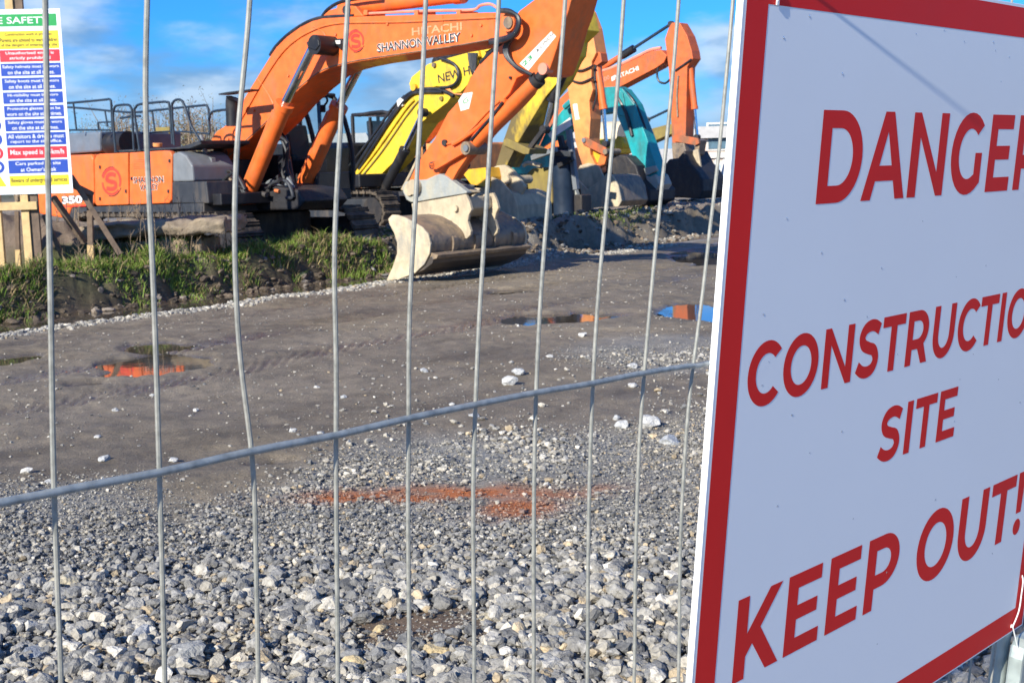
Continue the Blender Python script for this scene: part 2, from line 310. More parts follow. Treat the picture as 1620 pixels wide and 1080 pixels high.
def height(x, y, fine=True):
    dx = x-G0[0]; dy = y-G0[1]
    s = dx*TD[0]+dy*TD[1]; d = dx*ND[0]+dy*ND[1]
    d = d+.22*fbm(s*.9, d*0+3.3, 3)                       # wavering edge
    h = .040+.018*fbm(x*.7, y*.7, 3)+.012*fbm(x*3.1, y*3.1, 3)
    # wheel ruts along the road
    for off in (-1.1, -2.9, -4.2): rut = np.exp(-((d-off+.25*np.sin(s*.35+off))/.24)**4)*(d < 0); h = h+rut*(-.022+.007*np.sign(np.sin(s*38+7*np.abs(d-off)*8)))
    for cx, cy, a, b, dep in PUD:
        wx = (x-cx)/a+.5*fbm(x*2.1+cx, y*1.6, 4); wy = (y-cy)/b+.5*fbm(x*2.1, y*1.6+cy, 4)
        h = h-dep*(1-sm(.2, 1.25, wx*wx+wy*wy))*1.15
    r = np.hypot(x, y)
    # crushed stone heaped a little towards the fence
    h = h+.05*(1-sm(4.5, 7.5, y))
    # ditch, bank, yard behind
    yard = .22+.36*sm(5, 10.5, s)
    crest = .54+.07*fbm(s*.6, 0*s+1.2, 2)
    crest = crest*(1-sm(20, 30, s)) + .45*sm(20, 30, s)
    crest = np.where(s > 8, np.maximum(crest-.05, yard), crest)
    ditch = -.13*sm(-.12, .2, d)*(1-sm(12, 15, s)*.6)
    face = sm(1.22, 1.75, d)
    up = crest
    top = up+(yard-up)*sm(2.4, 3.4, d)
    hb = ditch*(1-face)+top*face
    rough = fbm(x*2.3, y*2.3, 4)*.22+fbm(x*6, y*6, 3)*(.10+.10*sm(7, 9, s))
    hb = hb+rough*sm(.5, 1.1, d)*(1-.55*sm(1.8, 3.2, d))*(1-.15*sm(6, 9, s))
    # soil heap behind the site board and the clay step under the first machine
    c = gnd(30, 420, .6)[:2]; c = far(20, 400, 18.9)[:2]
    md = np.exp(-(((x-c[0])/1.7)**2+((y-c[1])/.75)**2)**1.6)
    hb = np.maximum(hb, 1.22*md+.12*fbm(x*4, y*4, 4)*md)
    c2 = far(200, 380, 19.6)[:2]
    m2 = (1-sm(.75, 1.05, np.abs(x-c2[0])/1.35))*(1-sm(.8, 1.1, np.abs(y-c2[1])/.8))
    hb = np.maximum(hb, (.86+.10*fbm(x*3, y*3, 4)+.06*fbm(x*9, y*9, 3)-.25*sm(.2, .8, (c2[1]-y)/.8)*(fbm(x*2+9, y*0, 2) < .1))*m2)
    w = sm(-.02, .25, d)
    fl = (1-sm(55, 90, r))
    hb = hb*fl+.5*(1-fl)
    h = h*(1-w)+hb*w-.035*np.exp(-((d+.05)/.2)**2)*0
    # spoil thrown beside the bucket
    c3 = far(850, 395, 23.2)[:2]
    h = h+.16*np.exp(-(((x-c3[0])/1.0)**2+((y-c3[1])/.6)**2))*(1+.8*fbm(x*5, y*5, 3))
    if fine: h = h+.013*fbm(x*9, y*9, 4)
    return h, s, d

GR_LINE = [(-400, 800), (0, 782), (180, 770), (330, 800), (450, 770), (560, 712), (700, 690), (900, 680), (1130, 665), (1700, 640)]
gl = np.array([gnd(*p)[:2] for p in GR_LINE]); gl = gl[np.argsort(gl[:, 0])]
def gravel_w(x, y):
    yl = np.interp(x, gl[:, 0], gl[:, 1])+.55*fbm(x*1.1, y*1.1, 3)
    g = (1-sm(-.9, .35, y-yl))**.8
    c = gnd(1060, 565)[:2]; g2 = .7*(1-sm(.3, 1.5, ((x-c[0])/1.0)**2+((y-c[1])/1.15)**2+.7*fbm(x*1.5, y*1.5, 3)))
    # bare trodden mud showing through near the frame bottom and on the rust patch
    c = gnd(660, 1035)[:2]; g = g*(1-.95*np.exp(-(((x-c[0])/.30)**2+((y-c[1])/.24)**2)**1.5+.25*fbm(x*6, y*6, 3)))
    c = gnd(350, 1060)[:2]; g = g*(1-.8*np.exp(-((x-c[0])/.13)**2-((y-c[1])/.25)**2))
    c = gnd(640, 797)[:2]; g = g*(1-.93*np.exp(-(((x-c[0])/.6)**2+((y-c[1])/.2)**2)**1.3))
    c = gnd(795, 822)[:2]; g = g*(1-.85*np.exp(-(((x-c[0])/.22)**2+((y-c[1])/.2)**2)**1.3))
    c = gnd(905, 785)[:2]; g = g*(1-.6*np.exp(-((x-c[0])/.75)**2-((y-c[1])/.30)**2))
    return np.clip(np.maximum(g, .85*g2), 0, 1)
def rust_w(x, y):
    c = gnd(665, 797)[:2]; a = np.exp(-(((x-c[0])/.62)**2+((y-c[1])/.17)**2)**1.3)
    c = gnd(795, 822)[:2]; b = np.exp(-(((x-c[0])/.24)**2+((y-c[1])/.20)**2)**1.3)
    c = gnd(850, 795)[:2]; e = .6*np.exp(-(((x-c[0])/.35)**2+((y-c[1])/.15)**2)**1.3)
    return np.clip(np.maximum(np.maximum(a, b), e)*(.9+1.8*fbm(x*4, y*7, 4)), 0, 1)

def soil_colour(x, y, h, s, d):
    n1 = fbm(x*.8, y*.8, 4)[:, None]; n2 = fbm(x*5, y*5, 3)[:, None]
    n3 = fbm(x*.35+5, y*1.4, 4)[:, None]; road = np.array([.200, .162, .116])*(1+.26*n1+.20*n2+.22*n3)+np.array([.06, .042, .012])*np.clip(fbm(x*.6+20, y*1.1, 3), 0, 1)[:, None]-np.array([.07, .06, .045])*np.clip(fbm((x*TD[1]-y*TD[0])*3.2, (x*TD[0]+y*TD[1])*.45, 3)-.1, 0, 1)[:, None]
    c = road
    gw = gravel_w(x, y)[:, None]*(d < 0)[:, None]; c = c*(1-gw)+np.array([.25, .24, .22])*gw
    c5 = gnd(660, 1035)[:2]; mp5 = .9*np.exp(-(((x-c5[0])/.34)**2+((y-c5[1])/.27)**2)**1.5)[:, None]; c = c*(1-mp5)+np.array([.15, .10, .065])*(1+.4*n2)*mp5
    edge = np.exp(-((d+.10)/.20)**2)[:, None]; c = c*(1-.6*edge)+np.array([.38, .36, .33])*.6*edge
    bank = sm(.1, .5, d)[:, None]; c = c*(1-bank)+(np.array([.105, .075, .05])+np.array([.09, .075, .05])*sm(7.5, 10, s)[:, None])*(1+.5*n2)*bank
    grs = (sm(1.25, 1.9, d)*(1-sm(3.0, 4.2, d))*(1-.8*sm(6, 8, s)))[:, None]; c = c*(1-.75*grs)+np.array([.07, .09, .025])*.75*grs
    yd = sm(3.4, 4.4, d+2.0*sm(7, 9, s))[:, None]; c = c*(1-yd)+np.array([.25, .195, .14])*(1+.3*n1+.25*n2)*yd
    c2 = far(200, 380, 19.6)[:2]; m2 = ((np.abs(x-c2[0]) < 1.5) & (np.abs(y-c2[1]) < .9) & (h > .5))[:, None]
    c = np.where(m2, np.array([.36, .27, .17])*(1+.3*n2+.2*n1), c)
    c1 = far(25, 400, 18.9)[:2]; m1 = ((np.abs(x-c1[0]) < 2.2) & (np.abs(y-c1[1]) < 1.1) & (h > .8))[:, None]
    c = np.where(m1, np.array([.17, .125, .09])*(1+.4*n2), c)
    rt = ((s > 11) & (d > .6))[:, None]*sm(-.1, .5, fbm(x*.5+4, y*.5, 3))[:, None]
    c = c*(1-.5*rt)+np.array([.28, .27, .25])*.5*rt
    rw = rust_w(x, y)[:, None]; c = c*(1-rw)+np.array([.40, .125, .04])*rw
    r = np.hypot(x, y)[:, None]; fr = sm(60, 130, r); c = c*(1-fr)+np.array([.10, .10, .05])*fr
    wet = (1-sm(-.005, .034, h))*(d < .3)
    wetd = (1-sm(-.08, .1, h))*(d > 0)
    wetd = wetd*(1-sm(7, 9, s)*.7); wet = np.clip(np.maximum(wet, wetd)+.25*np.clip(fbm(x*.9+9, y*.9, 3), 0, 1)*(y > 7)*(d < 0), 0, 1)*(1-.0*gw[:, 0])
    c = c*(1-.38*wet[:, None])
    return np.clip(np.concatenate([c, wet[:, None]], 1), .003, 1)

th = np.concatenate([np.linspace(-34, 34, 560), np.linspace(34, 326, 42)[1:-1]])
rr = np.concatenate([[.02, .5, 1], np.geomspace(1.5, 12, 230, endpoint=False), np.linspace(12, 27, 290, endpoint=False), np.geomspace(27, 70, 60, endpoint=False), np.geomspace(70, 3500, 22)])
TH, RR = np.meshgrid(np.radians(th), rr); X = (RR*np.sin(TH)).ravel(); Y = (RR*np.cos(TH)).ravel()
Hh, Ss, Dd = height(X, Y)
nt_, nr_ = len(th), len(rr); I = np.arange(nr_*nt_).reshape(nr_, nt_); J = np.roll(I, -1, 1)
Fq = np.stack([I[:-1], I[1:], J[1:], J[:-1]], -1).reshape(-1, 4)
raw_mesh('ground', np.stack([X, Y, Hh], 1), Fq, M['ground'], col=soil_colour(X, Y, Hh, Ss, Dd), smooth=True, kind='structure')

for cx, cy, a, b, dep in PUD:
    P = [(math.cos(t)*a*1.55, math.sin(t)*b*1.55, 0) for t in np.linspace(0, 2*math.pi, 32, endpoint=False)]
    o = MB().add(P, [tuple(range(32))]).obj('puddle', M['water'], kind='structure'); o.location = (cx, cy, .0015*len(bpy.data.meshes) % .003)
# ditch water between the road edge and the bank
# dried soil slab overhanging the clay step, with a dark gap under it
g0 = far(200, 380, 19.4)[:2]
def soil_slab(name, cx, cy, z0, z1, hw, hd, seed, m_='soil'):
    nx, ny, nz_ = 40, 14, 5; V = []; F_ = []; idx = {}
    for i in range(nx+1):
        for j in range(ny+1):
            for k in range(nz_+1):
                if i in (0, nx) or j in (0, ny) or k in (0, nz_):
                    a, b, c = i/nx*2-1, j/ny*2-1, k/nz_
                    x, y = cx+a*hw, cy+b*hd; n1 = float(fbm(np.array([x*3+seed]), np.array([c*3+b*2.]), 3)[0]); n2 = float(fbm(np.array([x*5+seed]), np.array([y*5]), 4)[0])
                    idx[i, j, k] = len(V); V.append((x+.06*n1, y+.22*n1*(1 if b < 0 else .3), z0+(z1-z0)*c+(.09 if k == nz_ else .05)*n2+.03*a))
    def q(*t): F_.append([idx[p] for p in t])
    for i in range(nx):
        for j in range(ny): q((i, j, nz_), (i+1, j, nz_), (i+1, j+1, nz_), (i, j+1, nz_)); q((i, j, 0), (i, j+1, 0), (i+1, j+1, 0), (i+1, j, 0))
        for k in range(nz_): q((i, 0, k), (i+1, 0, k), (i+1, 0, k+1), (i, 0, k+1)); q((i, ny, k), (i, ny, k+1), (i+1, ny, k+1), (i+1, ny, k))
    for j in range(ny):
        for k in range(nz_): q((0, j, k), (0, j, k+1), (0, j+1, k+1), (0, j+1, k)); q((nx, j, k), (nx, j+1, k), (nx, j+1, k+1), (nx, j, k+1))
    return raw_mesh(name, np.array(V), np.array(F_), M[m_], smooth=True, kind='structure')
M['soil'] = mat('dried_soil', (.20, .155, .11), .9, var=.35, scale=7, dirt=(.36, .29, .2), dirt_amt=.7, dirt_scale=3, bump=1, bscale=14)
M['clay'] = mat('pale_clay', (.38, .29, .18), .9, var=.25, scale=6, dirt=(.22, .16, .1), dirt_amt=.7, dirt_scale=4, bump=1, bscale=14)
soil_slab('terrain_slab', g0[0]+.0, g0[1]+.25, .86, 1.07, 1.62, .85, 3); soil_slab('terrain_slab', g0[0]-.15, g0[1]+.35, .3, .76, 1.35, .75, 8, 'clay')
# ditch water between the road edge and the bank
pts = []
for s_ in np.linspace(-9, 13, 40): pts.append((G0+TD*s_+ND*-.3, G0+TD*s_+ND*1.5))
V = [(*p[0], .004) for p in pts]+[(*p[1], .004) for p in pts]
MB().add(V, [(i, i+1, i+41, i+40) for i in range(39)]).obj('ditch_water', M['water'], kind='structure')
def hz(x, y): return float(height(np.array([x]), np.array([y]))[0][0])

# ------------------------------------------------------------------ stones
_t = (1+5**.5)/2
ICO = np.array([(-1, _t, 0), (1, _t, 0), (-1, -_t, 0), (1, -_t, 0), (0, -1, _t), (0, 1, _t), (0, -1, -_t), (0, 1, -_t), (_t, 0, -1), (_t, 0, 1), (-_t, 0, -1), (-_t, 0, 1)])/math.sqrt(1+_t*_t)
ICF = np.array([(0, 11, 5), (0, 5, 1), (0, 1, 7), (0, 7, 10), (0, 10, 11), (1, 5, 9), (5, 11, 4), (11, 10, 2), (10, 7, 6), (7, 1, 8), (3, 9, 4), (3, 4, 2), (3, 2, 6), (3, 6, 8), (3, 8, 9), (4, 9, 5), (2, 4, 11), (6, 2, 10), (8, 6, 7), (9, 8, 1)])
def subdiv(V, Fc):
    V = [tuple(v) for v in V]; mid = {}; out = []
    def g(a, b):
        k = (min(a, b), max(a, b))
        if k not in mid:
            p = (np.array(V[a])+np.array(V[b]))/2; p /= np.linalg.norm(p); V.append(tuple(p)); mid[k] = len(V)-1
        return mid[k]
    for a, b, c in Fc:
        x, y, z = g(a, b), g(b, c), g(c, a); out += [(a, x, z), (b, y, x), (c, z, y), (x, y, z)]
    return np.array(V), np.array(out)
ICO2, ICF2 = subdiv(ICO, ICF)
def rock_shape(V, seed):
    """crushed stone: a ball cut by random planes"""
    g = np.random.default_rng(seed); P = V.copy()
    for _ in range(9):
        nn = g.normal(size=3); nn /= np.linalg.norm(nn); h = g.uniform(.45, .85); dd = P@nn
        P = P-np.clip(dd-h, 0, None)[:, None]*nn
    P *= 1+.08*g.normal(size=(len(P), 1))
    return P*np.array([g.uniform(.8, 1.25), g.uniform(.7, 1.1), g.uniform(.5, .85)])
SHAPES = [rock_shape(ICO, k) for k in range(14)]; SHAPES2 = [rock_shape(ICO2, k+50) for k in range(14)]
def stone_cols(n, pale=.0):
    base = np.array([[.27, .27, .27], [.21, .215, .225], [.37, .365, .355], [.44, .42, .38], [.15, .155, .165], [.58, .56, .52], [.46, .38, .27], [.31, .31, .305]])
    p = np.array([.24, .2, .18, .1, .1, .06, .04, .08]); p = p/p.sum()
    if pale: p = np.array([.1, .05, .25, .25, .03, .25, .05, .02]); p = p/p.sum()
    c = base[rng.choice(8, n, p=p)]*rng.uniform(.62, 1.08, (n, 1)); return c*np.array([1.0, .95, .86])
def scatter(name, xy, size, col, hi=False, sink=.25, lift=None, **kw):
    xy = xy.copy(); n = len(xy); sh = np.stack(SHAPES2 if hi else SHAPES); fc = ICF2 if hi else ICF
    k = rng.integers(0, len(sh), n); B = sh[k]
    ang = rng.uniform(0, 2*np.pi, n); tl = rng.normal(0, .35, n); c, s_ = np.cos(ang), np.sin(ang); ct, st = np.cos(tl), np.sin(tl)
    x = B[:, :, 0]; y = B[:, :, 1]*ct[:, None]-B[:, :, 2]*st[:, None]; z = B[:, :, 1]*st[:, None]+B[:, :, 2]*ct[:, None]
    X_ = x*c[:, None]-y*s_[:, None]; Y_ = x*s_[:, None]+y*c[:, None]
    h0 = height(xy[:, 0], xy[:, 1])[0]+size*.6*(.5-sink)+(0 if lift is None else lift)
    V = np.stack([X_*size[:, None]*.5+xy[:, 0:1], Y_*size[:, None]*.5+xy[:, 1:2], z*size[:, None]*.5+h0[:, None]], -1).reshape(-1, 3)
    Fc = (fc[None]+(np.arange(n)*B.shape[1])[:, None, None]).reshape(-1, 3)
    nv = B.shape[1]; shade = rng.uniform(.93, 1.07, (n*nv, 1))
    Cc = np.concatenate([np.clip(np.repeat(col, nv, 0)*shade, 0, 1), np.ones((n*nv, 1))], 1)
    return raw_mesh(name, V, Fc, M['stone'], col=Cc, kind='stuff', **kw)
def fan(n, y0, y1, half, p=1.0):
    y = y0+(y1-y0)*rng.random(n)**p; x = (rng.random(n)*2-1)*half*y; return np.stack([x, y], 1)
# main bed: close under the fence to mid distance
xy = fan(125000, 3.6, 11.5, .48, .9)
w = gravel_w(xy[:, 0], xy[:, 1]); w = w*np.clip(1-sm(5.6, 7.6, xy[:, 1])*(.45-1.1*fbm(xy[:, 0]*1.3+8, xy[:, 1]*1.0, 3)), .12, 1); xy = xy[rng.random(len(xy)) < w]
sz = .009+.015*rng.random(len(xy))**1.8+(rng.random(len(xy)) < .07)*rng.uniform(.006, .026, len(xy))
sz *= (.62+.5*(fbm(xy[:, 0]*1.4+3, xy[:, 1]*1.4, 2)*.5+.5))*(1-.15*sm(5, 7, xy[:, 1]))
near = xy[:, 1] < 5.6; sz = sz*(1+.38*(1-sm(4.3, 5.8, xy[:, 1])))
cl = stone_cols(len(xy)); rw = rust_w(xy[:, 0], xy[:, 1])[:, None]*rng.uniform(.5, 1, (len(xy), 1)); cl = cl*(1-.8*rw)+np.array([.40, .14, .05])*.8*rw
tan = (sm(.1, .7, fbm(xy[:, 0]*1.0+30, xy[:, 1]*1.0, 3))*.35)[:, None]; cl = cl*(1-tan)+cl*np.array([1.35, 1.15, .85])*tan
scatter('crushed_stone', xy, sz*1.5, cl, lift=rng.uniform(0, .012, len(xy)))
# second course of coarser pieces in the nearest strip
xy = fan(7000, 3.4, 5.7, .5, 1.2); w = gravel_w(xy[:, 0], xy[:, 1])**1.5; xy = xy[rng.random(len(xy)) < w*.9]
scatter('crushed_stone', xy, (.030+.062*rng.random(len(xy))**2.2)*(1-.55*sm(4.7, 5.6, xy[:, 1])), stone_cols(len(xy))*1.12, hi=True, lift=.010)
xy = fan(26000, 6.2, 11.2, .45, 1); w = np.maximum(gravel_w(xy[:, 0], xy[:, 1]-.3), .05)*sm(-.35, .30, fbm(xy[:, 0]*1.4+11, xy[:, 1]*.9, 3)+.25*xy[:, 0]); xy = xy[rng.random(len(xy)) < w]
xy = xy[rust_w(xy[:, 0], xy[:, 1]) < .25]
scatter('pale_flat_stone', xy, .018+.05*rng.random(len(xy))**3.2, stone_cols(len(xy), 1)*1.05, hi=False, sink=.2)
xy = fan(150000, 3.6, 11.8, .46, .95); w = gravel_w(xy[:, 0], xy[:, 1]+.35*(fbm(xy[:, 0]*2, xy[:, 1]*2, 3)-.6)); w = np.maximum(w, .10*sm(-.2, .5, fbm(xy[:, 0]*.8+3, xy[:, 1]*.8, 3))); xy = xy[rng.random(len(xy)) < w]
cl = stone_cols(len(xy), 1)*.85; rw = rust_w(xy[:, 0], xy[:, 1])[:, None]; cl = cl*(1-rw)+np.array([.36, .12, .04])*rng.uniform(.6, 1.1, (len(xy), 1))*rw
OC = np.array([(1, 0, 0), (0, 1, 0), (-1, 0, 0), (0, -1, 0), (0, 0, 1.), (0, 0, -1)]); OF = np.array([(0, 1, 4), (1, 2, 4), (2, 3, 4), (3, 0, 4), (1, 0, 5), (2, 1, 5), (3, 2, 5), (0, 3, 5)])
def grit(name, xy, size, col):
    n = len(xy); g = rng.uniform(.6, 1.25, (n, 6, 1)); B = OC[None]*g*np.array([1, 1, .6]); a = rng.uniform(0, 6.28, n); c, s_ = np.cos(a)[:, None], np.sin(a)[:, None]
    h0 = height(xy[:, 0], xy[:, 1])[0]+size*.12; X_ = (B[:, :, 0]*c-B[:, :, 1]*s_)*size[:, None]*.5+xy[:, 0:1]; Y_ = (B[:, :, 0]*s_+B[:, :, 1]*c)*size[:, None]*.5+xy[:, 1:2]; Z_ = B[:, :, 2]*size[:, None]*.5+h0[:, None]
    V = np.stack([X_, Y_, Z_], -1).reshape(-1, 3); Fc = (OF[None]+(np.arange(n)*6)[:, None, None]).reshape(-1, 3)
    return raw_mesh(name, V, Fc, M['stone'], col=np.concatenate([np.clip(np.repeat(col, 6, 0), 0, 1), np.ones((n*6, 1))], 1), kind='stuff')
grit('gravel_fines', xy, .006+.010*rng.random(len(xy))**1.5, cl)
# fine chips everywhere on the mud
xy = fan(26000, 4.2, 24, .5, .9); _, s1, d1 = height(xy[:, 0], xy[:, 1]); cl0 = fbm(xy[:, 0]*.8, xy[:, 1]*.8, 3) > rng.uniform(-1.1, 1.2, len(xy))
xy = xy[(d1 < -.1) & cl0]; scatter('loose_chippings', xy, .007+.034*rng.random(len(xy))**3.4, stone_cols(len(xy), 1)*.85, sink=.35)
# pale stone ridge along the road edge
n = 6500; s1 = rng.uniform(-7, 15, n); d1 = rng.normal(-.12, .15, n)+.1*fbm(s1*2, s1*0, 2)-.22*fbm(s1*.9, s1*0+3.3, 3)
xy = G0[None]+TD[None]*s1[:, None]+ND[None]*d1[:, None]; scatter('edge_gravel', xy, .022+.07*rng.random(n)**3, stone_cols(n, 1), sink=.35)
# broken clods and stones on the ditch face
n = 1900; s1 = rng.uniform(-6, 14, n); d1 = rng.uniform(1.05, 1.8, n); xy = G0[None]+TD[None]*s1[:, None]+ND[None]*d1[:, None]
scatter('bank_clods', xy, .04+.16*rng.random(n)**3, np.array([.10, .075, .052])*rng.uniform(.5, 1.7, (n, 1))+np.array([.12, .11, .10])*(rng.random((n, 1)) < .12), hi=False, sink=.35)
# rubble on the yard on the far side
n = 2600; xx = rng.uniform(-3, 9, n); yy = rng.uniform(22, 40, n); hh, s1, d1 = height(xx, yy); k = d1 > 1.6; xy = np.stack([xx, yy], 1)[k]
scatter('yard_rubble', xy, .03+.10*rng.random(len(xy))**2.5, stone_cols(len(xy), 1)*.8, sink=.3)

n = 5200; s1 = rng.uniform(7, 19, n); d1 = rng.uniform(.5, 4.5, n); xy = G0[None]+TD[None]*s1[:, None]+ND[None]*d1[:, None]
scatter('yard_rubble', xy, .03+.16*rng.random(n)**4, np.where(rng.random((n, 1)) < .45, stone_cols(n, 1)*.8, np.array([.20, .15, .105])*rng.uniform(.5, 1.4, (n, 1))), sink=.3)
xy = xy[(fbm(xy[:, 0]*.6, xy[:, 1]*.6, 3) > .1)][:1500]+np.array([.6, .3]); blades('yard_grass', np.repeat(xy, 5, 0)+rng.normal(0, .12, (len(xy)*5, 2)), .05+.10*rng.random(len(xy)*5), np.array([.13, .17, .04])*rng.uniform(.5, 1.4, (len(xy)*5, 1)), .016*np.ones(len(xy)*5), .8) if False else None
# larger single stones, each a thing of its own
BIG = [(300, 1050, .13), (58, 1042, .10), (100, 930, .11), (226, 1012, .085), (690, 1040, .085), (865, 1060, .09), (880, 1020, .08), (770, 985, .06), (975, 1010, .06), (560, 1060, .075),
       (440, 1010, .07), (130, 1060, .07), (372, 1018, .05), (1000, 975, .065), (600, 1000, .055), (485, 985, .055), (20, 990, .07), (720, 900, .05), (340, 905, .045), (190, 905, .05)]
for k, (px, py, s_) in enumerate(BIG):
    p = gnd(px, py, .08); V = rock_shape(ICO2, 200+k)*s_*.62; V[:, 2] *= .75
    c = [(.34, .33, .30), (.26, .275, .29), (.46, .40, .28), (.36, .36, .36), (.5, .39, .22)][k % 5]
    V = V@np.array(Matrix.Rotation(k*1.7, 3, 'Z')); V[:, 2] -= V[:, 2].min()
    o = raw_mesh('stone', V, ICF2, M['stone'], col=np.tile([*c, 1], (len(V), 1)), label='larger broken stone lying among the crushed grey stone in front', category='stone', group='larger stones in the gravel bed')
    o.location = (p[0], p[1], hz(p[0], p[1])-.012)
LONE = [(804, 607, .10), (820, 592, .07), (870, 566, .05), (985, 675, .07), (976, 662, .05), (1000, 612, .06), (922, 532, .06), (671, 590, .05), (42, 750, .05), (78, 766, .045), (165, 728, .045),
        (275, 728, .04), (500, 612, .05), (545, 628, .04), (820, 515, .04), (463, 682, .04), (507, 683, .035), (1027, 675, .10), (1000, 580, .08), (750, 660, .05), (155, 689, .035), (715, 640, .045),
        (183, 648, .04), (309, 645, .035), (240, 624, .03), (1060, 700, .09)]
for k, (px, py, s_) in enumerate(LONE):
    p = gnd(px, py, .04); V = rock_shape(ICO2, 400+k)*s_*.8; V[:, 2] *= .8; V[:, 2] -= V[:, 2].min()
    c = [(.50, .49, .46), (.42, .42, .41), (.55, .53, .49)][k % 3]
    o = raw_mesh('stone', V, ICF2, M['stone'], col=np.tile([*c, 1], (len(V), 1)), label='pale stone lying alone on the dark muddy roadway', category='stone', group='loose pale stones on the roadway')
    o.location = (p[0], p[1], hz(p[0], p[1])-.008)

# ------------------------------------------------------------------ grass and stalks on the bank
def blades(name, xy, hgt, col, wid, lean=.5, **kw):
    n = len(xy); h0 = height(xy[:, 0], xy[:, 1])[0]; a = rng.uniform(0, 2*np.pi, n); b = rng.uniform(0, 2*np.pi, n)
    sx = np.cos(a)*wid/2; sy = np.sin(a)*wid/2; lx = np.cos(b)*hgt*lean*rng.uniform(.2, 1.4, n); ly = np.sin(b)*hgt*lean*rng.uniform(.2, 1.4, n)
    z0 = h0-.02; P = [np.stack([xy[:, 0]-sx, xy[:, 1]-sy, z0], 1), np.stack([xy[:, 0]+sx, xy[:, 1]+sy, z0], 1),
        np.stack([xy[:, 0]+sx*.7+lx*.35, xy[:, 1]+sy*.7+ly*.35, z0+hgt*.6], 1), np.stack([xy[:, 0]-sx*.7+lx*.35, xy[:, 1]-sy*.7+ly*.35, z0+hgt*.6], 1),
        np.stack([xy[:, 0]+lx, xy[:, 1]+ly, z0+hgt*rng.uniform(.75, 1., n)], 1)]
    V = np.stack(P, 1).reshape(-1, 3); o_ = (np.arange(n)*5)[:, None, None]
    Fc = (np.array([[0, 1, 2], [0, 2, 3], [3, 2, 4]])[None]+o_).reshape(-1, 3)
    Cc = np.concatenate([np.repeat(col, 5, 0), np.ones((n*5, 1))], 1)
    return raw_mesh(name, V, Fc, M['grassy'], col=Cc, kind='stuff', **kw)
def bank_pts(n, s0, s1, d0, d1):
    s_ = rng.uniform(s0, s1, n); d_ = rng.uniform(d0, d1, n); return G0[None]+TD[None]*s_[:, None]+ND[None]*d_[:, None], s_, d_
def hgt0(q): return height(q[:, 0], q[:, 1])[0]
xy, s_, d_ = bank_pts(190000, -5, 7.6, 1.1, 3.8)
keep = (fbm(xy[:, 0]*1.1+2, xy[:, 1]*1.1, 3)+.75*sm(1.35, 1.85, d_)-.24 > rng.uniform(-.35, .25, len(xy)))&(d_ < 3.0)&((s_ > 2.6)|(d_ < 2.75)); xy = xy[keep]
gc = np.array([.135, .20, .032])*rng.uniform(.6, 1.5, (len(xy), 1)); pt = fbm(xy[:, 0]*.9+12, xy[:, 1]*.9, 3)
dry = (rng.random(len(xy)) < .22+.7*np.clip(pt-.05, 0, 1))[:, None]; gc = np.where(dry, np.array([.33, .255, .12])*rng.uniform(.5, 1.3, (len(xy), 1)), gc)
blades('bank_grass', xy, (.04+.09*rng.random(len(xy))+.10*(rng.random(len(xy)) < .05))*(1+.8*np.clip(fbm(xy[:, 0]*1.5, xy[:, 1]*1.5, 2), -.5, 1)), gc, .014*np.ones(len(xy)), .7)
xy, s_, d_ = bank_pts(16000, -5, 7, 1.35, 1.9); k = fbm(xy[:, 0]*1.6+7, xy[:, 1]*1.6, 3) > .2; xy = xy[k]
blades('bank_grass', xy, .10+.14*rng.random(len(xy)), np.where(rng.random((len(xy), 1)) < .5, np.array([.30, .225, .12]), np.array([.11, .19, .025]))*rng.uniform(.5, 1.3, (len(xy), 1)), .012*np.ones(len(xy)), 1.2)
# thin tufts at the top of the far bank
xy, s_, d_ = bank_pts(16000, 8.5, 19, 1.6, 4.0); k = fbm(xy[:, 0]*.7+1, xy[:, 1]*.7, 3) > .12; xy = xy[k]
blades('yard_grass', xy, .04+.07*rng.random(len(xy)), np.array([.11, .15, .03])*rng.uniform(.6, 1.4, (len(xy), 1)), .016*np.ones(len(xy)), .7)
mb = MB()
for k in range(190):
    px = random.choice([random.uniform(300, 620), random.uniform(380, 560), random.uniform(105, 215), random.uniform(30, 300)])
    b_ = far(px, 400, random.uniform(17, 19.5)); x0, y0 = b_[0], b_[1]
    dd = (np.array([x0, y0])-G0)@ND
    tgt = random.uniform(1.9, 3.6); x0 += ND[0]*(tgt-dd); y0 += ND[1]*(tgt-dd)
    h0 = hz(x0, y0)-.02; Ht = random.uniform(.25, .62) if px > 280 else random.uniform(.15, .4); a = random.uniform(0, 6.28); ln = random.uniform(.05, .35)
    q = [(x0+math.cos(a)*ln*t*t*Ht, y0+math.sin(a)*ln*t*t*Ht, h0+Ht*t) for t in (0, .35, .7, 1)]
    mb.tube(q, [.007, .006, .004, .002], 4, False)
    for j in range(random.randint(0, 3)):
        t = random.uniform(.4, .9); p = (x0+math.cos(a)*ln*t*t*Ht, y0+math.sin(a)*ln*t*t*Ht, h0+Ht*t); aa = random.uniform(0, 6.28)
        mb.tube([p, (p[0]+.08*math.cos(aa), p[1]+.08*math.sin(aa), p[2]+.1)], [.004, .002], 4, False)
mb.obj('dead_weeds', M['stalk'], kind='stuff')

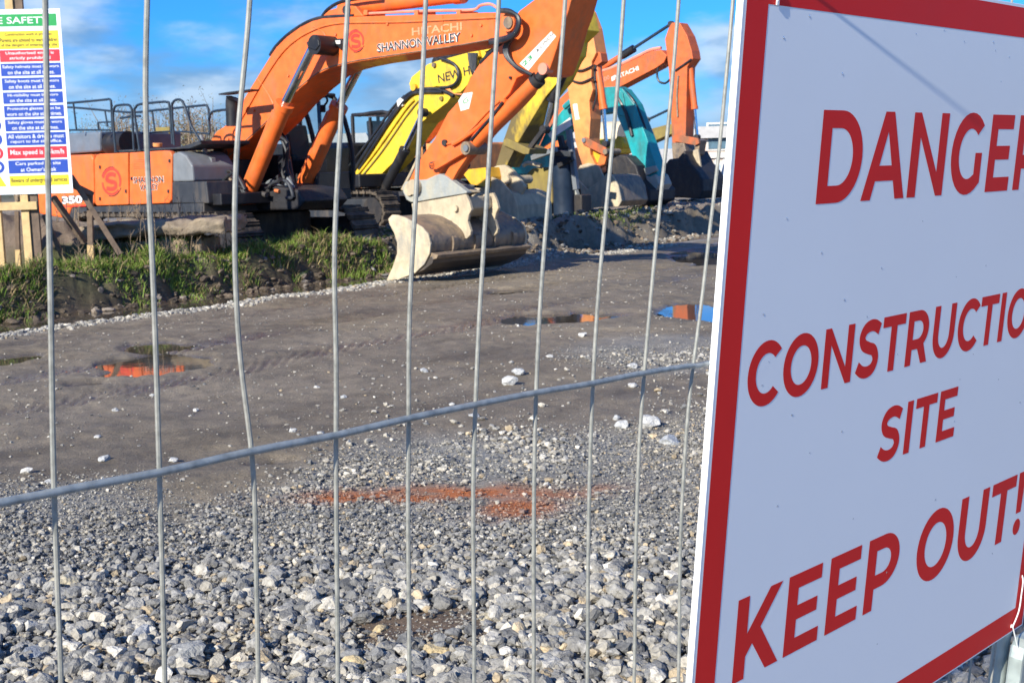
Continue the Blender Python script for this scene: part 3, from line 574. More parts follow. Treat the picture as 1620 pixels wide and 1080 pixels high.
# cab glass: a thin pane that lets light through and mirrors the sky a little
_g = bpy.data.materials.new('thin_cab_glass'); _g.use_nodes = True; n = _g.node_tree.nodes; l = _g.node_tree.links; n.remove(n['Principled BSDF'])
tr = n.new('ShaderNodeBsdfTransparent'); tr.inputs[0].default_value = (.84, .90, .90, 1); gs = n.new('ShaderNodeBsdfGlossy'); gs.inputs['Roughness'].default_value = .04
fr = n.new('ShaderNodeFresnel'); fr.inputs[0].default_value = 1.5; ma = n.new('ShaderNodeValue'); ma.outputs[0].default_value = .09
ms = n.new('ShaderNodeMixShader'); l.new(ma.outputs[0], ms.inputs[0]); l.new(tr.outputs[0], ms.inputs[1]); l.new(gs.outputs[0], ms.inputs[2]); l.new(ms.outputs[0], n['Material Output'].inputs[0])
M['glass'] = _g

# ------------------------------------------------------------------ lettering
def text_mesh(body, bold=0.):
    cu = bpy.data.curves.new('lettering', 'FONT'); cu.body = body; cu.offset = bold; cu.resolution_u = 3; cu.fill_mode = 'FRONT'
    cu.align_x = 'CENTER' if '\n' in body else 'LEFT'; cu.space_line = .95
    o = bpy.data.objects.new('lettering', cu); COL.objects.link(o)
    me = bpy.data.meshes.new_from_object(o.evaluated_get(bpy.context.evaluated_depsgraph_get()))
    bpy.data.objects.remove(o); bpy.data.curves.remove(cu)
    n_ = len(me.vertices); v = np.zeros(n_*3); me.vertices.foreach_get('co', v); v = v.reshape(-1, 3)
    f = [tuple(p.vertices) for p in me.polygons]; bpy.data.meshes.remove(me)
    v[:, :2] -= v[:, :2].min(0); v[:, :2] /= np.maximum(v[:, :2].max(0), 1e-6); return v[:, :2], f
def put_text(body, P0, P1, Pt, nrm, mat_, parent, name='lettering', bold=0., lift=.003):
    """lay text on a plane: P0 baseline start, P1 baseline end, Pt top of the first letter, nrm outward"""
    v, f = text_mesh(body, bold); P0, P1, Pt, nrm = map(lambda a: np.array(a, float), (P0, P1, Pt, nrm))
    V = P0+v[:, :1]*(P1-P0)+v[:, 1:]*(Pt-P0)+nrm*lift
    mb = MB().add(V, f); return mb.obj(name, mat_, parent)

def ell(cx, cy, rx, ry, a0, a1, n=22):
    return [(cx+rx*math.cos(math.radians(a0+(a1-a0)*i/n)), cy+ry*math.sin(math.radians(a0+(a1-a0)*i/n))) for i in range(n+1)]
def stroke_outline(P, t):
    P = [np.array(p, float) for p in catmull(P, 7)]; Lf, Rt = [], []
    for i, p in enumerate(P):
        d = P[min(i+1, len(P)-1)]-P[max(i-1, 0)]; d /= np.linalg.norm(d); nn = np.array([-d[1], d[0]])*t/2; Lf.append(tuple(p+nn)); Rt.append(tuple(p-nn))
    return Lf+Rt[::-1]
GL = {
 'D': (820, [[(80, 0), (80, 700)]+ell(395, 350, 385, 350, 90, -90), [(242, 133), (242, 567)]+ell(390, 350, 226, 217, 90, -90)]),
 'A': (761, [[(-3, 0), (308, 700), (468, 700), (781, 0), (611, 0), (549, 150), (225, 150), (163, 0)], [(276, 273), (388, 543), (500, 273)]]),
 'N': (862, [[(80, 0), (80, 700), (214, 700), (622, 202), (622, 700), (782, 700), (782, 0), (648, 0), (240, 498), (240, 0)]]),
 'G': (790, [ell(425, 350, 387, 362, 44, 300)+[(712, 92), (712, 358), (564, 358), (564, 168)]+ell(428, 350, 224, 222, 300, 48)]),
 'E': (667, [[(80, 0), (80, 700), (608, 700), (608, 570), (241, 570), (241, 418), (565, 418), (565, 292), (241, 292), (241, 130), (622, 130), (622, 0)]]),
 'R': (761, [[(80, 0), (80, 700)]+ell(383, 452, 302, 248, 90, -52)+[(708, 0), (534, 0), (399, 200), (242, 200), (242, 0)], [(242, 330), (242, 568)]+ell(375, 449, 147, 119, 90, -90)]),
 'C': (735, [ell(420, 350, 382, 362, 42, 318, 34)+ell(424, 350, 220, 222, 314, 46, 30)]),
 'O': (856, [ell(428, 350, 388, 362, 0, 360, 40)[:-1], ell(428, 350, 226, 224, 0, 360, 36)[:-1]]),
 'S': (655, [stroke_outline([(572, 570), (455, 622), (330, 634), (200, 596), (135, 505), (185, 412), (318, 362), (458, 318), (520, 205), (452, 100), (318, 66), (180, 88), (62, 152)], 146)]),
 'T': (615, [[(226, 568), (2, 568), (2, 700), (612, 700), (612, 568), (388, 568), (388, 0), (226, 0)]]),
 'U': (802, [[(75, 700)]+ell(401, 308, 326, 320, 180, 360)+[(727, 700), (567, 700)]+ell(401, 314, 164, 186, 360, 180)+[(237, 700)]]),
 'I': (323, [[(80, 0), (80, 700), (242, 700), (242, 0)]]),
 'K': (741, [[(80, 0), (80, 700), (241, 700), (241, 381), (543, 700), (723, 700), (433, 388), (740, 0), (550, 0), (327, 277), (241, 187), (241, 0)]]),
 'P': (742, [[(80, 0), (80, 700)]+ell(383, 452, 302, 248, 90, -90)+[(242, 204), (242, 0)], [(242, 336), (242, 568)]+ell(374, 452, 147, 116, 90, -90)]),
 '!': (284, [[(55, 700), (231, 700), (206, 243), (80, 243)], ell(143, 84, 94, 90, 0, 360, 20)[:-1]]), ' ': (275, [])}
def glyph_mesh(word, track=0):
    cu = bpy.data.curves.new('glyphs', 'CURVE'); cu.dimensions = '2D'; cu.fill_mode = 'FRONT'; x = 0
    for ch in word:
        adv, cs = GL[ch]
        for c in cs:
            sp = cu.splines.new('POLY'); sp.points.add(len(c)-1); sp.use_cyclic_u = True
            for i, p in enumerate(c): sp.points[i].co = (x+p[0], p[1], 0, 1)
        x += adv+track
    for sp in cu.splines:
        for p in sp.points: p.co = (p.co[0]/1000, p.co[1]/1000, 0, 1)
    o = bpy.data.objects.new('g', cu); COL.objects.link(o); me = bpy.data.meshes.new_from_object(o.evaluated_get(bpy.context.evaluated_depsgraph_get()))
    bpy.data.objects.remove(o); bpy.data.curves.remove(cu); n_ = len(me.vertices); v = np.zeros(n_*3); me.vertices.foreach_get('co', v); v = v.reshape(-1, 3)
    f = [tuple(p.vertices) for p in me.polygons]; bpy.data.meshes.remove(me); return v[:, :2], f, x/1000

# ------------------------------------------------------------------ mesh fence panel and the DANGER board
Hc = np.array([2792-CX, 215-CY, F]); Hc /= np.linalg.norm(Hc)
Vc = np.array([317-CX, 10100, F]); Vc -= Vc.dot(Hc)*Hc; Vc /= np.linalg.norm(Vc)
Hw, Vw = RM@Hc, RM@Vc; Nw = np.cross(Hw, Vw); Nw = Nw if Nw[1] < 0 else -Nw       # towards the photographer
P0w = CAM+RM@(np.array([(85-CX)/F, (782-CY)/F, 1])*1.2)
def fp(u, v, w_=0.): return P0w+Hw*u+Vw*v+Nw*w_
def fpx(px, py, w_=0.):
    d = cray(px, py); t = ((fp(0, 0, w_)-CAM)@Nw)/(d@Nw); q = CAM+d*t-fp(0, 0, w_); return q@Hw, q@Vw
gz_f = hz(fp(1.2, 0)[0], fp(1.2, 0)[1])
vb = (fp(0, 0)[2]-gz_f-.10)/(-Vw[2])
fe = empty('mesh_fence_panel', fp(.7, vb+.04), label='galvanised steel mesh fence panel that the red and white danger board hangs on', category='fence panel')
fo = np.array(fe.location)
WIRES = [[(72, 0), (74, 150), (76, 300), (80, 450), (82, 600), (85, 780), (90, 900), (97, 1080)],
 [(235, 0), (228, 100), (230, 200), (237, 330), (243, 450), (248, 600), (252, 745), (256, 880), (261, 1080)],
 [(398, 0), (387, 100), (375, 210), (370, 300), (371, 420), (376, 540), (387, 640), (402, 710), (405, 880), (409, 1080)],
 [(552, 0), (546, 80), (540, 180), (534, 280), (528, 380), (528, 450), (533, 560), (531, 688), (532, 800), (535, 1080)],
 [(674, 0), (670, 100), (664, 200), (657, 330), (650, 440), (646, 520), (647, 660), (645, 800), (647, 950), (648, 1080)],
 [(790, 0), (783, 100), (774, 250), (766, 380), (758, 500), (752, 642), (748, 760), (749, 900), (751, 1080)],
 [(895, 0), (886, 110), (875, 230), (864, 350), (855, 470), (850, 570), (847, 640), (845, 760), (844, 900), (845, 1080)],
 [(987, 0), (978, 130), (966, 260), (955, 370), (945, 480), (938, 600), (933, 740), (930, 900), (930, 1080)],
 [(1074, 0), (1065, 120), (1051, 260), (1038, 380), (1027, 500), (1018, 600), (1010, 720), (1005, 900), (1004, 1080)],
 [(1160, 0), (1150, 110), (1137, 250), (1122, 370), (1108, 500), (1096, 578), (1088, 650), (1082, 740), (1076, 850), (1074, 1080)]]
UL, UR = -1.04, 2.40
for pth in WIRES:
    uv_ = [fpx(*p) for p in pth]; uu = [a[0] for a in uv_]; vv = [a[1] for a in uv_]
    tt = np.linspace(-.82, vb, 90); ui = np.interp(tt, [-.82]+vv+[vb], [uu[0]+(uu[0]-uu[1])*.6]+uu+[uu[-1]])
    for _ in range(3): ui = np.convolve(np.pad(ui, 2, mode='edge'), [.1, .2, .4, .2, .1], 'valid')
    q = [fp(a, b, 0)-fo for a, b in zip(ui, tt)]; MB().tube(q, .0028, 8).obj('wire', M['wire'], fe, smooth=True)
for i in list(range(-10, 0))+[11, 12, 13, 14, 15, 16, 17, 18, 19, 20, 20.8, 21.95, 23.25]:
    u = i*.1-.005; j = .006*math.sin(i*3.1)
    q = catmull([fp(u, -.82)-fo, fp(u+j, -.4)-fo, fp(u, 0)-fo, fp(u+j*.6, .5)-fo, fp(u, vb)-fo], 4); MB().tube(q, .0027, 8).obj('wire', M['wire'], fe, smooth=True)
hv = [(0, 795), (250, 747), (400, 713), (531, 688), (648, 661), (750, 640), (847, 621), (937, 606), (1017, 590), (1095, 578), (1128, 573)]
uv_ = [fpx(*p, .004) for p in hv]; uv_ = [(UL, uv_[0][1]-.0), (-.5, uv_[0][1])]+uv_+[(1.6, 0), (UR, 0)]
MB().tube(catmull([fp(u, v, .0045)-fo for u, v in uv_], 3), .0042, 10).obj('rail_wire', M['hwire'], fe, smooth=True)
MB().tube([fp(UL, vb-.06, .0045)-fo, fp(UR, vb-.06, .0045)-fo], .0046, 10).obj('rail_wire', M['hwire'], fe, smooth=True)
for (a, b) in (((UL, -.82), (UL, vb)), ((UR, -.82), (UR, vb)), ((UL, -.82), (UR, -.82)), ((UL, vb), (UR, vb))):
    e = .0 if a[0] != b[0] else .02
    MB().tube([fp(a[0], a[1]-e, -.018)-fo, fp(b[0], b[1]+e, -.018)-fo], .0205, 20).obj('frame_tube', M['tube'], fe, smooth=True)
cq = [(2.372, .90), (2.380, .872), (2.400, .858), (2.50, .853), (2.50, 1.02), (2.372, 1.02)]
V = [fp(u, v, w_)-fo for w_ in (.012, .048) for u, v in cq]; k_ = len(cq)
MB().add(V, [tuple(range(k_)), tuple(range(2*k_-1, k_-1, -1))]+[(i, i+k_, (i+1) % k_+k_, (i+1) % k_) for i in range(k_)]).obj('clamp', M['tube'], fe, bevel=.006)
MB().tube([fp(2.44, .935, .0482)-fo, fp(2.44, .935, .060)-fo], .014, 6).obj('clamp_bolt', M['tube'], fe)
for u in (UL, UR):
    b = fp(u, vb+.03, -.018); ft = empty('fence_foot', (b[0], b[1], hz(b[0], b[1])-.01), math.atan2(Hw[1], Hw[0])+math.pi/2, label='concrete block foot under the %s end of the mesh fence panel' % ('near' if u < 0 else 'board'), category='fence foot')
    pr = [(-.34, 0), (.34, 0), (.30, .12), (-.30, .12)]
    MB().prism(pr, -.11, .11).obj('block', M['concrete'], ft, bevel=.01)
    MB().tube([(.12, 0, .12), (.12, 0, .155)], .03, 12).obj('socket', M['grey'], ft)

# danger board: u along, v down
bo = empty('danger_sign', fp(1.735, .12, .014), label='big white board with red border reading DANGER CONSTRUCTION SITE KEEP OUT!', category='sign')
bc = np.array(bo.location)
def slab(name, m_, u0, u1, v0, v1, w0, w1, parent, org, bevel=0):
    V = [fp(u, v, w_)-org for w_ in (w0, w1) for u, v in ((u0, v0), (u1, v0), (u1, v1), (u0, v1))]
    f = [(0, 1, 2, 3), (7, 6, 5, 4), (0, 4, 5, 1), (1, 5, 6, 2), (2, 6, 7, 3), (3, 7, 4, 0)]
    return MB().add(V, f).obj(name, m_, parent, bevel=bevel)
slab('board', M['board'], 1.0505, 2.42, -.592, .832, .008, .0192, bo, bc, bevel=.0006)
slab('board_edge', M['board_edge'], 1.047, 1.0503, -.592, .832, .0078, .0194, bo, bc)
for u0, u1, v0, v1 in ((1.056, 1.112, -.586, .828), (2.36, 2.414, -.586, .828), (1.112, 2.36, -.586, -.5295), (1.112, 2.36, .771, .828)):
    V = [fp(u, v, .0196)-bc for u, v in ((u0, v0), (u1, v0), (u1, v1), (u0, v1))]; MB().add(V, [(0, 3, 2, 1)]).obj('border_strip', M['sign_red'], bo)
for word, u0, u1, vt, vbs in (('DANGER', 1.2775, 2.190, -.3785, -.2275), ('CONSTRUCTION', 1.1315, 2.345, -.0125, .0925), ('SITE', 1.590, 1.908, .1645, .2695), ('KEEP OUT!', 1.148, 2.330, .4225, .573)):
    v, f, wd = glyph_mesh(word); cap = .7
    lsb = v[:, 0].min(); rb = v[:, 0].max(); 
    if word == 'DANGER': lo, hi = 1.2940, 2.176
    elif word == 'CONSTRUCTION': lo, hi = 1.137, 2.332
    elif word == 'SITE': lo, hi = 1.592, 1.910
    else: lo, hi = 1.164, 2.322
    U = lo+(v[:, 0]-lsb)/(rb-lsb)*(hi-lo); Vv = vbs-(v[:, 1]/cap)*(vbs-vt)
    MB().add([fp(a, b, .0196)-bc for a, b in zip(U, Vv)], f).obj('lettering', M['sign_red'], bo)
dr = MB()
for px, py in [(1281, 26), (1450, 54), (1494, 48), (1526, 66), (1572, 67), (1597, 91), (1584, 129), (1333, 117), (1245, 346), (1395, 424), (1208, 497), (1336, 474), (1513, 438), (1372, 501), (1216, 572), (1206, 609), (1253, 656), (1332, 682), (1519, 600), (1580, 600), (1614, 636), (1510, 666), (1281, 716), (1570, 875), (1388, 1018), (1403, 905), (1575, 80), (1240, 60), (1300, 400), (1460, 350), (1560, 420), (1350, 820), (1480, 790), (1230, 800), (1540, 560), (1420, 560)]:
    u, v = fpx(px, py, .02); r = random.uniform(.0010, .0021)
    c = fp(u, v, .0195)-bc; nv = len(dr.v); dr.ball((0, 0, 0), r, 8)
    for i in range(nv, len(dr.v)):
        q = np.array(dr.v[i]); dr.v[i] = tuple(c+Hw*q[0]+Vw*q[1]*1.15+Nw*max(q[2], -.0002)*.28)
dr.obj('rain_droplets', M['droplet'], bo, smooth=True, kind='stuff')
# cable ties that hold the board: each one a thing
def tie(u, v, pts, tail, r, lab):
    t = empty('cable_tie', fp(u, v, .022), label=lab, category='cable tie'); o = np.array(t.location)
    MB().tube(catmull([fp(*p)-o for p in pts], 5), r, 8).obj('strap', M['tie'], t, smooth=True)
    c = fp(u, v, .0215)-o; mb_ = MB(); 
    V = [c+Hw*a*.0035+Vw*b*.004+Nw*c_*.0012 for c_ in (-1, 1) for a, b in ((-1, -1), (1, -1), (1, 1), (-1, 1))]
    mb_.add(V, [(0, 3, 2, 1), (4, 5, 6, 7), (0, 1, 5, 4), (1, 2, 6, 5), (2, 3, 7, 6), (3, 0, 4, 7)]).obj('head', M['tie'], t, bevel=.0008)
    if tail: MB().tube(catmull([fp(*p)-o for p in tail], 5), [r]*(5*(len(tail)-1))+[r*.7], 8).obj('tail', M['tie'], t, smooth=True)
tie(1.133, -.533, [(1.133, -.536, .022), (1.130, -.548, .022), (1.125, -.560, .022), (1.122, -.570, .006)], [(1.133, -.583, .020), (1.146, -.636, .044), (1.159, -.689, .068), (1.172, -.742, .092)], .0014, 'translucent cable tie at the upper corner of the danger board')
tie(2.345, .812, [(2.345, .815, .024), (2.366, .78, .026), (2.372, .74, .025), (2.376, .70, .022), (2.377, .68, .006)], [(2.346, .815, .025), (2.372, .865, .03), (2.40, .915, .034)], .0017, 'translucent cable tie at the lower corner of the danger board')

# ------------------------------------------------------------------ excavators
class Machine:
    def __init__(s, name, px, py, Y, ang, gz, **kw):
        P = far(px, py, Y); a = R(ang); s.h = np.array([math.cos(a), math.sin(a), 0]); s.l = np.array([-math.sin(a), math.cos(a), 0])
        s.o = np.array([P[0], P[1], gz]); s.e = empty(name, s.o, a, **kw)
    def pl(s, px, py, y=0.):
        d = cray(px, py); t = ((s.o-CAM)@s.l+y)/(d@s.l); q = CAM+d*t-s.o; return (q@s.h, q[2])
    def P(s, p, y): a = s.pl(p[0], p[1], y); return (a[0], y, a[1])
    def plate(s, name, pts, y0, y1, m_, bevel=.012, par=None, smooth=False, **kw):
        return MB().prism([s.pl(*p, y0) for p in pts], y0, y1).obj(name, M[m_], par or s.e, bevel=bevel, smooth=smooth, **kw)
    def tube(s, name, pts, y, r, m_, par=None, n=8, sm_=4, **kw):
        q = [s.P(p, y if len(p) < 3 else p[2]) for p in pts]
        if sm_ and len(q) > 2: q = catmull(q, sm_)
        return MB().tube(q, r, n).obj(name, M[m_], par or s.e, smooth=True, **kw)
    def hoses(s, name, pts, ys, r, m_='hose', par=None, jit=1.5, n=6):
        for k, y in enumerate(ys):
            s.tube(name, [(p[0]+random.uniform(-jit, jit), p[1]+random.uniform(-jit, jit)) for p in pts], y, r, m_, par, n)
    def pin(s, p, y0, y1, r, m_='edge_steel', par=None, name='pin'):
        a = s.pl(p[0], p[1], min(y0, y1)); return MB().tube([(a[0], y0, a[1]), (a[0], y1, a[1])], r, 16).obj(name, M[m_], par or s.e, smooth=True)
    def ram(s, name, a, b, c, y, r, m_, rod='chrome', par=None):
        """cylinder barrel a-b with rod b-c"""
        A, B, C_ = [np.array(s.P(p, y)) for p in (a, b, c)]
        g = MB().tube([A, A+(B-A)*.93, A+(B-A)*.935, B], [r, r, r*1.14, r*1.14], 18).obj(name, M[m_], par or s.e, smooth=True)
        MB().tube([B, C_], r*.5, 14).obj('rod', M[rod], g, smooth=True)
        MB().tube([A-np.array((0, r*.9, 0)), A+np.array((0, r*.9, 0))], r*.9, 12).obj('end_eye', M[m_], g, smooth=True)
        MB().tube([C_-np.array((0, r*.8, 0)), C_+np.array((0, r*.8, 0))], r*.85, 12).obj('rod_eye', M['dark_steel'], g, smooth=True)
        return g
    def text(s, body, a, b, hpx, y, m_, bold=0, lift=.004, par=None, name='lettering'):
        A = np.array(s.P(a, y)); B = np.array(s.P(b, y)); d = B-A; up = np.array([-d[2], 0, d[0]]); up /= np.linalg.norm(up)
        t = np.array(s.P((a[0], a[1]-hpx), y)); H_ = abs((t-A)@up)
        return put_text(body, A, B, A+up*H_, (0, -1, 0), M[m_], par or s.e, name, bold, lift)
    def tracks(s, s0, s1, ym, w_, hgt):
        for sg in (-1, 1):
            y = sg*ym; r = hgt/2
            out = [(s1-r+r*math.cos(t), r+r*math.sin(t)) for t in np.linspace(-math.pi/2, math.pi/2, 9)]+[(s0+r+r*math.cos(t), r+r*math.sin(t)) for t in np.linspace(math.pi/2, 3*math.pi/2, 9)]
            fr_ = MB().prism([(p[0]*.97+(s0+s1)/2*.03, .12+(p[1]-.12)*.8 if p[1] > .12 else p[1]+.1) for p in out], y-w_*.28, y+w_*.28).obj('track_frame', M['grey'], s.e, bevel=.02)
            tk = MB(); per = [np.array(p) for p in out]; L_ = []
            for i in range(len(per)):
                a, b = per[i], per[(i+1) % len(per)]; m = max(1, int(np.linalg.norm(b-a)/.2))
                L_ += [(a+(b-a)*k/m, (b-a)/np.linalg.norm(b-a)) for k in range(m)]
            for p, d in L_:
                nn = np.array([d[1], -d[0]]); c = [p+d*.085, p-d*.085]; q = [c[0]-nn*.03, c[1]-nn*.03, c[1]+nn*.025, p+d*-.05+nn*.02, p+d*-.05+nn*.055, p+d*-.02+nn*.055, p+nn*.02, c[0]+nn*.025]
                tk.prism([tuple(v) for v in q], y-w_/2, y+w_/2)
            tk.obj('crawler_track', M['track'], s.e)
            for k in range(5):
                x = s0+r+(s1-s0-2*r)*(k+.5)/5; MB().tube([(x, y-w_*.33, .17), (x, y+w_*.33, .17)], .13, 14).obj('roller', M['dark_steel'], s.e, smooth=True)
            for x in (s0+r, s1-r): MB().tube([(x, y-w_*.34, r), (x, y+w_*.34, r)], r*.72, 18).obj('wheel', M['dark_steel'], s.e, smooth=True)
    def cab(s, s0, s1, y0, y1, z0, z1, slope=.35, m_='black'):
        c = MB(); pr = [(s0, z0), (s1, z0), (s1+.02, z0+(z1-z0)*.45), (s1-slope, z1), (s0, z1)]
        b = MB().box((s0, y0, z0-.05), (s1, y1, z0+.35)).obj('cab', M[m_], s.e, bevel=.03)
        for y in (y0, y1):
            q = [(p[0], y, p[1]) for p in pr]+[(pr[0][0], y, pr[0][1])]
            MB().tube(catmull(q[1:5], 4)+[q[5]], .045, 8).obj('cab_frame', M[m_], b, smooth=True)
            MB().bar((s0+(s1-s0)*.42, y, z0), (s0+(s1-s0)*.40, y, z1-.05), .06, .05).obj('cab_frame', M[m_], b)
            MB().add([(p[0], y+(.01 if y == y0 else -.01), p[1]) for p in pr], [tuple(range(5))]).obj('cab_window', M['glass'], b)
        for i, j in ((1, 2), (2, 3)): MB().add([(pr[i][0], y0, pr[i][1]), (pr[j][0], y0, pr[j][1]), (pr[j][0], y1, pr[j][1]), (pr[i][0], y1, pr[i][1])], [(0, 1, 2, 3)]).obj('cab_window', M['glass'], b)
        MB().box((s0-.03, y0-.03, z1), (s1-slope+.05, y1+.03, z1+.07)).obj('cab_roof', M[m_], b, bevel=.03)
        MB().prism([(s0+.35, z0+.35), (s0+.95, z0+.35), (s0+.95, z0+.6), (s0+.55, z0+.62), (s0+.42, z0+1.25), (s0+.27, z0+1.25)], (y0+y1)/2-.25, (y0+y1)/2+.25).obj('seat', M['black'], b, bevel=.03)
        return b

# ---- the large orange machine in front
m1 = Machine('excavator', 345, 258, 24, -40, .1, label='large orange excavator nearest the road, its wide ditching bucket resting at the road edge', category='excavator', group='parked excavators')
m1.tracks(-2.5, 2.5, 1.36, .62, .98)
MB().box((-1.3, -1.1, .35), (1.3, 1.1, .95)).obj('undercarriage', M['track'], m1.e, bevel=.04)
MB().tube([(0, 0, .9), (0, 0, 1.16)], .75, 28).obj('slew_ring', M['dark_steel'], m1.e, smooth=True)
YN = -1.62
sx = lambda px, py, y=YN: m1.pl(px, py, y)
MB().box((-2.9, -1.5, 1.14), (2.0, 1.5, 1.34)).obj('deck', M['black'], m1.e, bevel=.02)
MB().box((-2.9, -1.5, 1.341), (.75, .62, 1.98)).obj('engine_bay', M['black'], m1.e, bevel=.04)
MB().box((-2.9, .621, 1.341), (.25, 1.55, 2.0)).obj('engine_bay', M['orange'], m1.e, bevel=.05)
# side doors
m1.plate('side_door', [(204.5, 241.5), (262, 238), (269, 239.5), (272, 246), (271, 317), (267, 321.5), (204.5, 324)], YN, YN+.10, 'orange', .02)
m1.plate('side_door', [(152, 246), (156, 243.5), (202, 241.7), (203, 323.8), (153, 325.5), (150, 322), (149, 252)], YN, YN+.10, 'orange', .02)
cwp = [(40, 248), (144, 244), (147, 250), (149, 322), (140, 326), (112, 329), (107, 344), (98, 345), (72, 341), (40, 333)]
m1.plate('counterweight', cwp, YN, 1.55, 'orange', .05)
m1.plate('skirt', [(112, 328), (322, 321), (323, 338), (300, 342), (108, 346.5)], YN+.03, 1.4, 'grey', .02)
m1.plate('step_box', [(272, 288), (326, 287), (330, 322), (272, 321.5)], YN+.02, -.55, 'grey', .02)
m1.plate('tool_box', [(273, 243), (283, 240), (294, 246), (304, 262), (306, 287), (273, 288)], YN+.02, -.7, 'midgrey', .03)
m1.plate('engine_hood', [(60, 214), (158, 208), (158, 240), (60, 247)], -1.25, .6, 'hood', .04)
m1.tube('air_cleaner', [(158, 228), (204, 226)], -1.0, .22, 'black', n=18)
m1.plate('hood_top', [(180, 238), (280, 233), (300, 228), (318, 222), (318, 228), (300, 235), (180, 242)], -1.45, -.4, 'grey', .01)
m1.tube('filler_cap', [(249, 232), (249, 226.5)], -1.1, .09, 'peach', n=12)
# inner frame and slewing parts beside the boom foot
m1.plate('boom_bracket', [(300, 250), (335, 238), (350, 262), (352, 322), (298, 322)], -.62, -.45, 'black', .02)
m1.plate('centre_frame', [(352, 300), (372, 290), (420, 292), (470, 300), (482, 318), (470, 332), (352, 334)], -.44, .6, 'dark_steel', .04)
MB().box((.3, .45, 1.425), (1.2, .62, 2.0)).obj('boom_bracket', M['black'], m1.e, bevel=.02)
m1.tube('hand_lever', [(318, 214), (326, 245), (338, 282)], -1.1, .035, 'midgrey')
m1.plate('grip', [(322, 245), (334, 250), (336, 262), (326, 262)], -1.15, -1.05, 'midgrey', .01)
# boom
boom_pts = [(348, 262), (343, 259), (338, 240), (334, 223), (336, 217), (343, 208), (355, 200), (371, 186), (383, 161), (407, 122), (428, 88), (437, 75), (454, 58), (475, 43), (493, 34), (510, 29.5), (552, 27), (640, 24), (700, 23), (770, 20), (800, 20), (815, 25), (821, 36), (817, 50), (806, 60), (780, 64), (700, 78), (570, 97.5), (543, 103), (521, 109), (502, 118), (476, 139), (450, 163), (427, 190), (376, 238), (365, 248)]
bm = m1.plate('boom', boom_pts, -.37, .37, 'orange', .015)
m1.tube('lubrication_line', [(372, 205), (395, 165), (418, 125), (445, 85), (470, 62), (500, 46), (530, 38), (570, 36), (640, 35), (720, 31), (790, 28)], -.385, .014, 'orange_dirty', bm, 6)
m1.tube('lubrication_line', [(495, 42), (512, 52), (518, 68)], -.38, .010, 'orange_dirty', bm, 5)
m1.tube('hose', [(428, 88), (437, 74), (454, 57), (475, 42), (493, 33), (515, 28), (560, 26)], -.30, .035, 'hose', bm)
m1.tube('hose', [(508, 30), (518, 16), (535, 5), (560, -1), (600, -6)], -.25, .03, 'hose', bm)
m1.plate('lamp_bracket', [(526, 62), (540, 61), (542, 68), (539, 80), (534, 73), (527, 71)], -.44, -.37, 'black', .006, bm)
m1.plate('work_lamp', [(530, 64.5), (538, 64), (538, 70), (532, 70)], -.46, -.441, 'stick_white', .004, bm)
m1.pin((803, 36), -.47, .47, .13, 'orange_dirty', bm); m1.pin((803, 36), -.50, .50, .085, 'brown_steel', bm)
m1.pin((497, 71), -.78, .78, .16, 'black', bm, 'cross_pin'); m1.plate('pin_lock', [(484, 68), (490, 63), (503, 62), (505, 72), (499, 80), (488, 76)], -.80, -.74, 'black', .01, bm)
m1.pin((344, 244), -.5, .5, .13, 'dark_steel', bm, 'foot_pin')
for y in (-.22, -.08, .08): m1.tube('steel_pipe', [(560, 23), (640, 19), (700, 17), (748, 16), (760, 9), (776, 7), (788, 14), (798, 22)], y, .022, 'pipe', bm)
for px in (575, 655, 722): m1.plate('pipe_clamp', [(px, 16), (px+6, 16), (px+6, 24), (px, 24)], -.27, .14, 'orange_dirty', .004, bm)
m1.plate('cylinder_bracket', [(508, 28), (520, 17), (545, 9), (562, 10), (575, 26)], -.30, -.20, 'orange', .01, bm)
m1.plate('cylinder_bracket', [(508, 28), (520, 17), (545, 9), (562, 10), (575, 26)], .20, .30, 'orange', .01, bm)
m1.pin((546, 16), -.36, .36, .07, 'dark_steel', bm)
m1.ram('arm_cylinder', (548, 14), (733, -9), (905, -40), 0, .125, 'orange')
# boom cylinders
for y in (-.62, .62):
    a = (390, 312) if y < 0 else (390, 312)
    A = m1.pl(390, 312, -.62); B = m1.pl(451, 164, -.62); C_ = m1.pl(497, 71, -.62)
    P_ = lambda t: np.array((t[0], y, t[1])); r = .142
    g = MB().tube([P_(A), P_(A)+(P_(B)-P_(A))*.94, P_(A)+(P_(B)-P_(A))*.945, P_(B)], [r, r, r*1.16, r*1.16], 20).obj('boom_cylinder', M['orange'], m1.e, smooth=True)
    MB().tube([P_(B), P_(C_)], .075, 14).obj('rod', M['chrome'], g, smooth=True)
    MB().tube([P_(A)-np.array((0, .15, 0)), P_(A)+np.array((0, .15, 0))], .15, 14).obj('end_eye', M['orange'], g, smooth=True)
    d = (P_(B)-P_(A)); off = np.array([-d[2], 0, d[0]]); off = off/np.linalg.norm(off)*.19
    MB().tube([P_(A)+off+d*.12, P_(A)+off+d*.86, P_(A)+off*.4+d*.93], .028, 8).obj('feed_pipe', M['orange_dirty'], g, smooth=True)
    off2 = np.array([d[2], 0, -d[0]]); off2 = off2/np.linalg.norm(off2)*.0+np.array([0, -.17, 0])
    MB().tube([P_(B)+np.array((0, -.03, .0)), P_(B)*.45+P_(C_)*.55+np.array((.08, -.03, 0))], .02, 6).obj('feed_pipe', M['orange_dirty'], g, smooth=True)
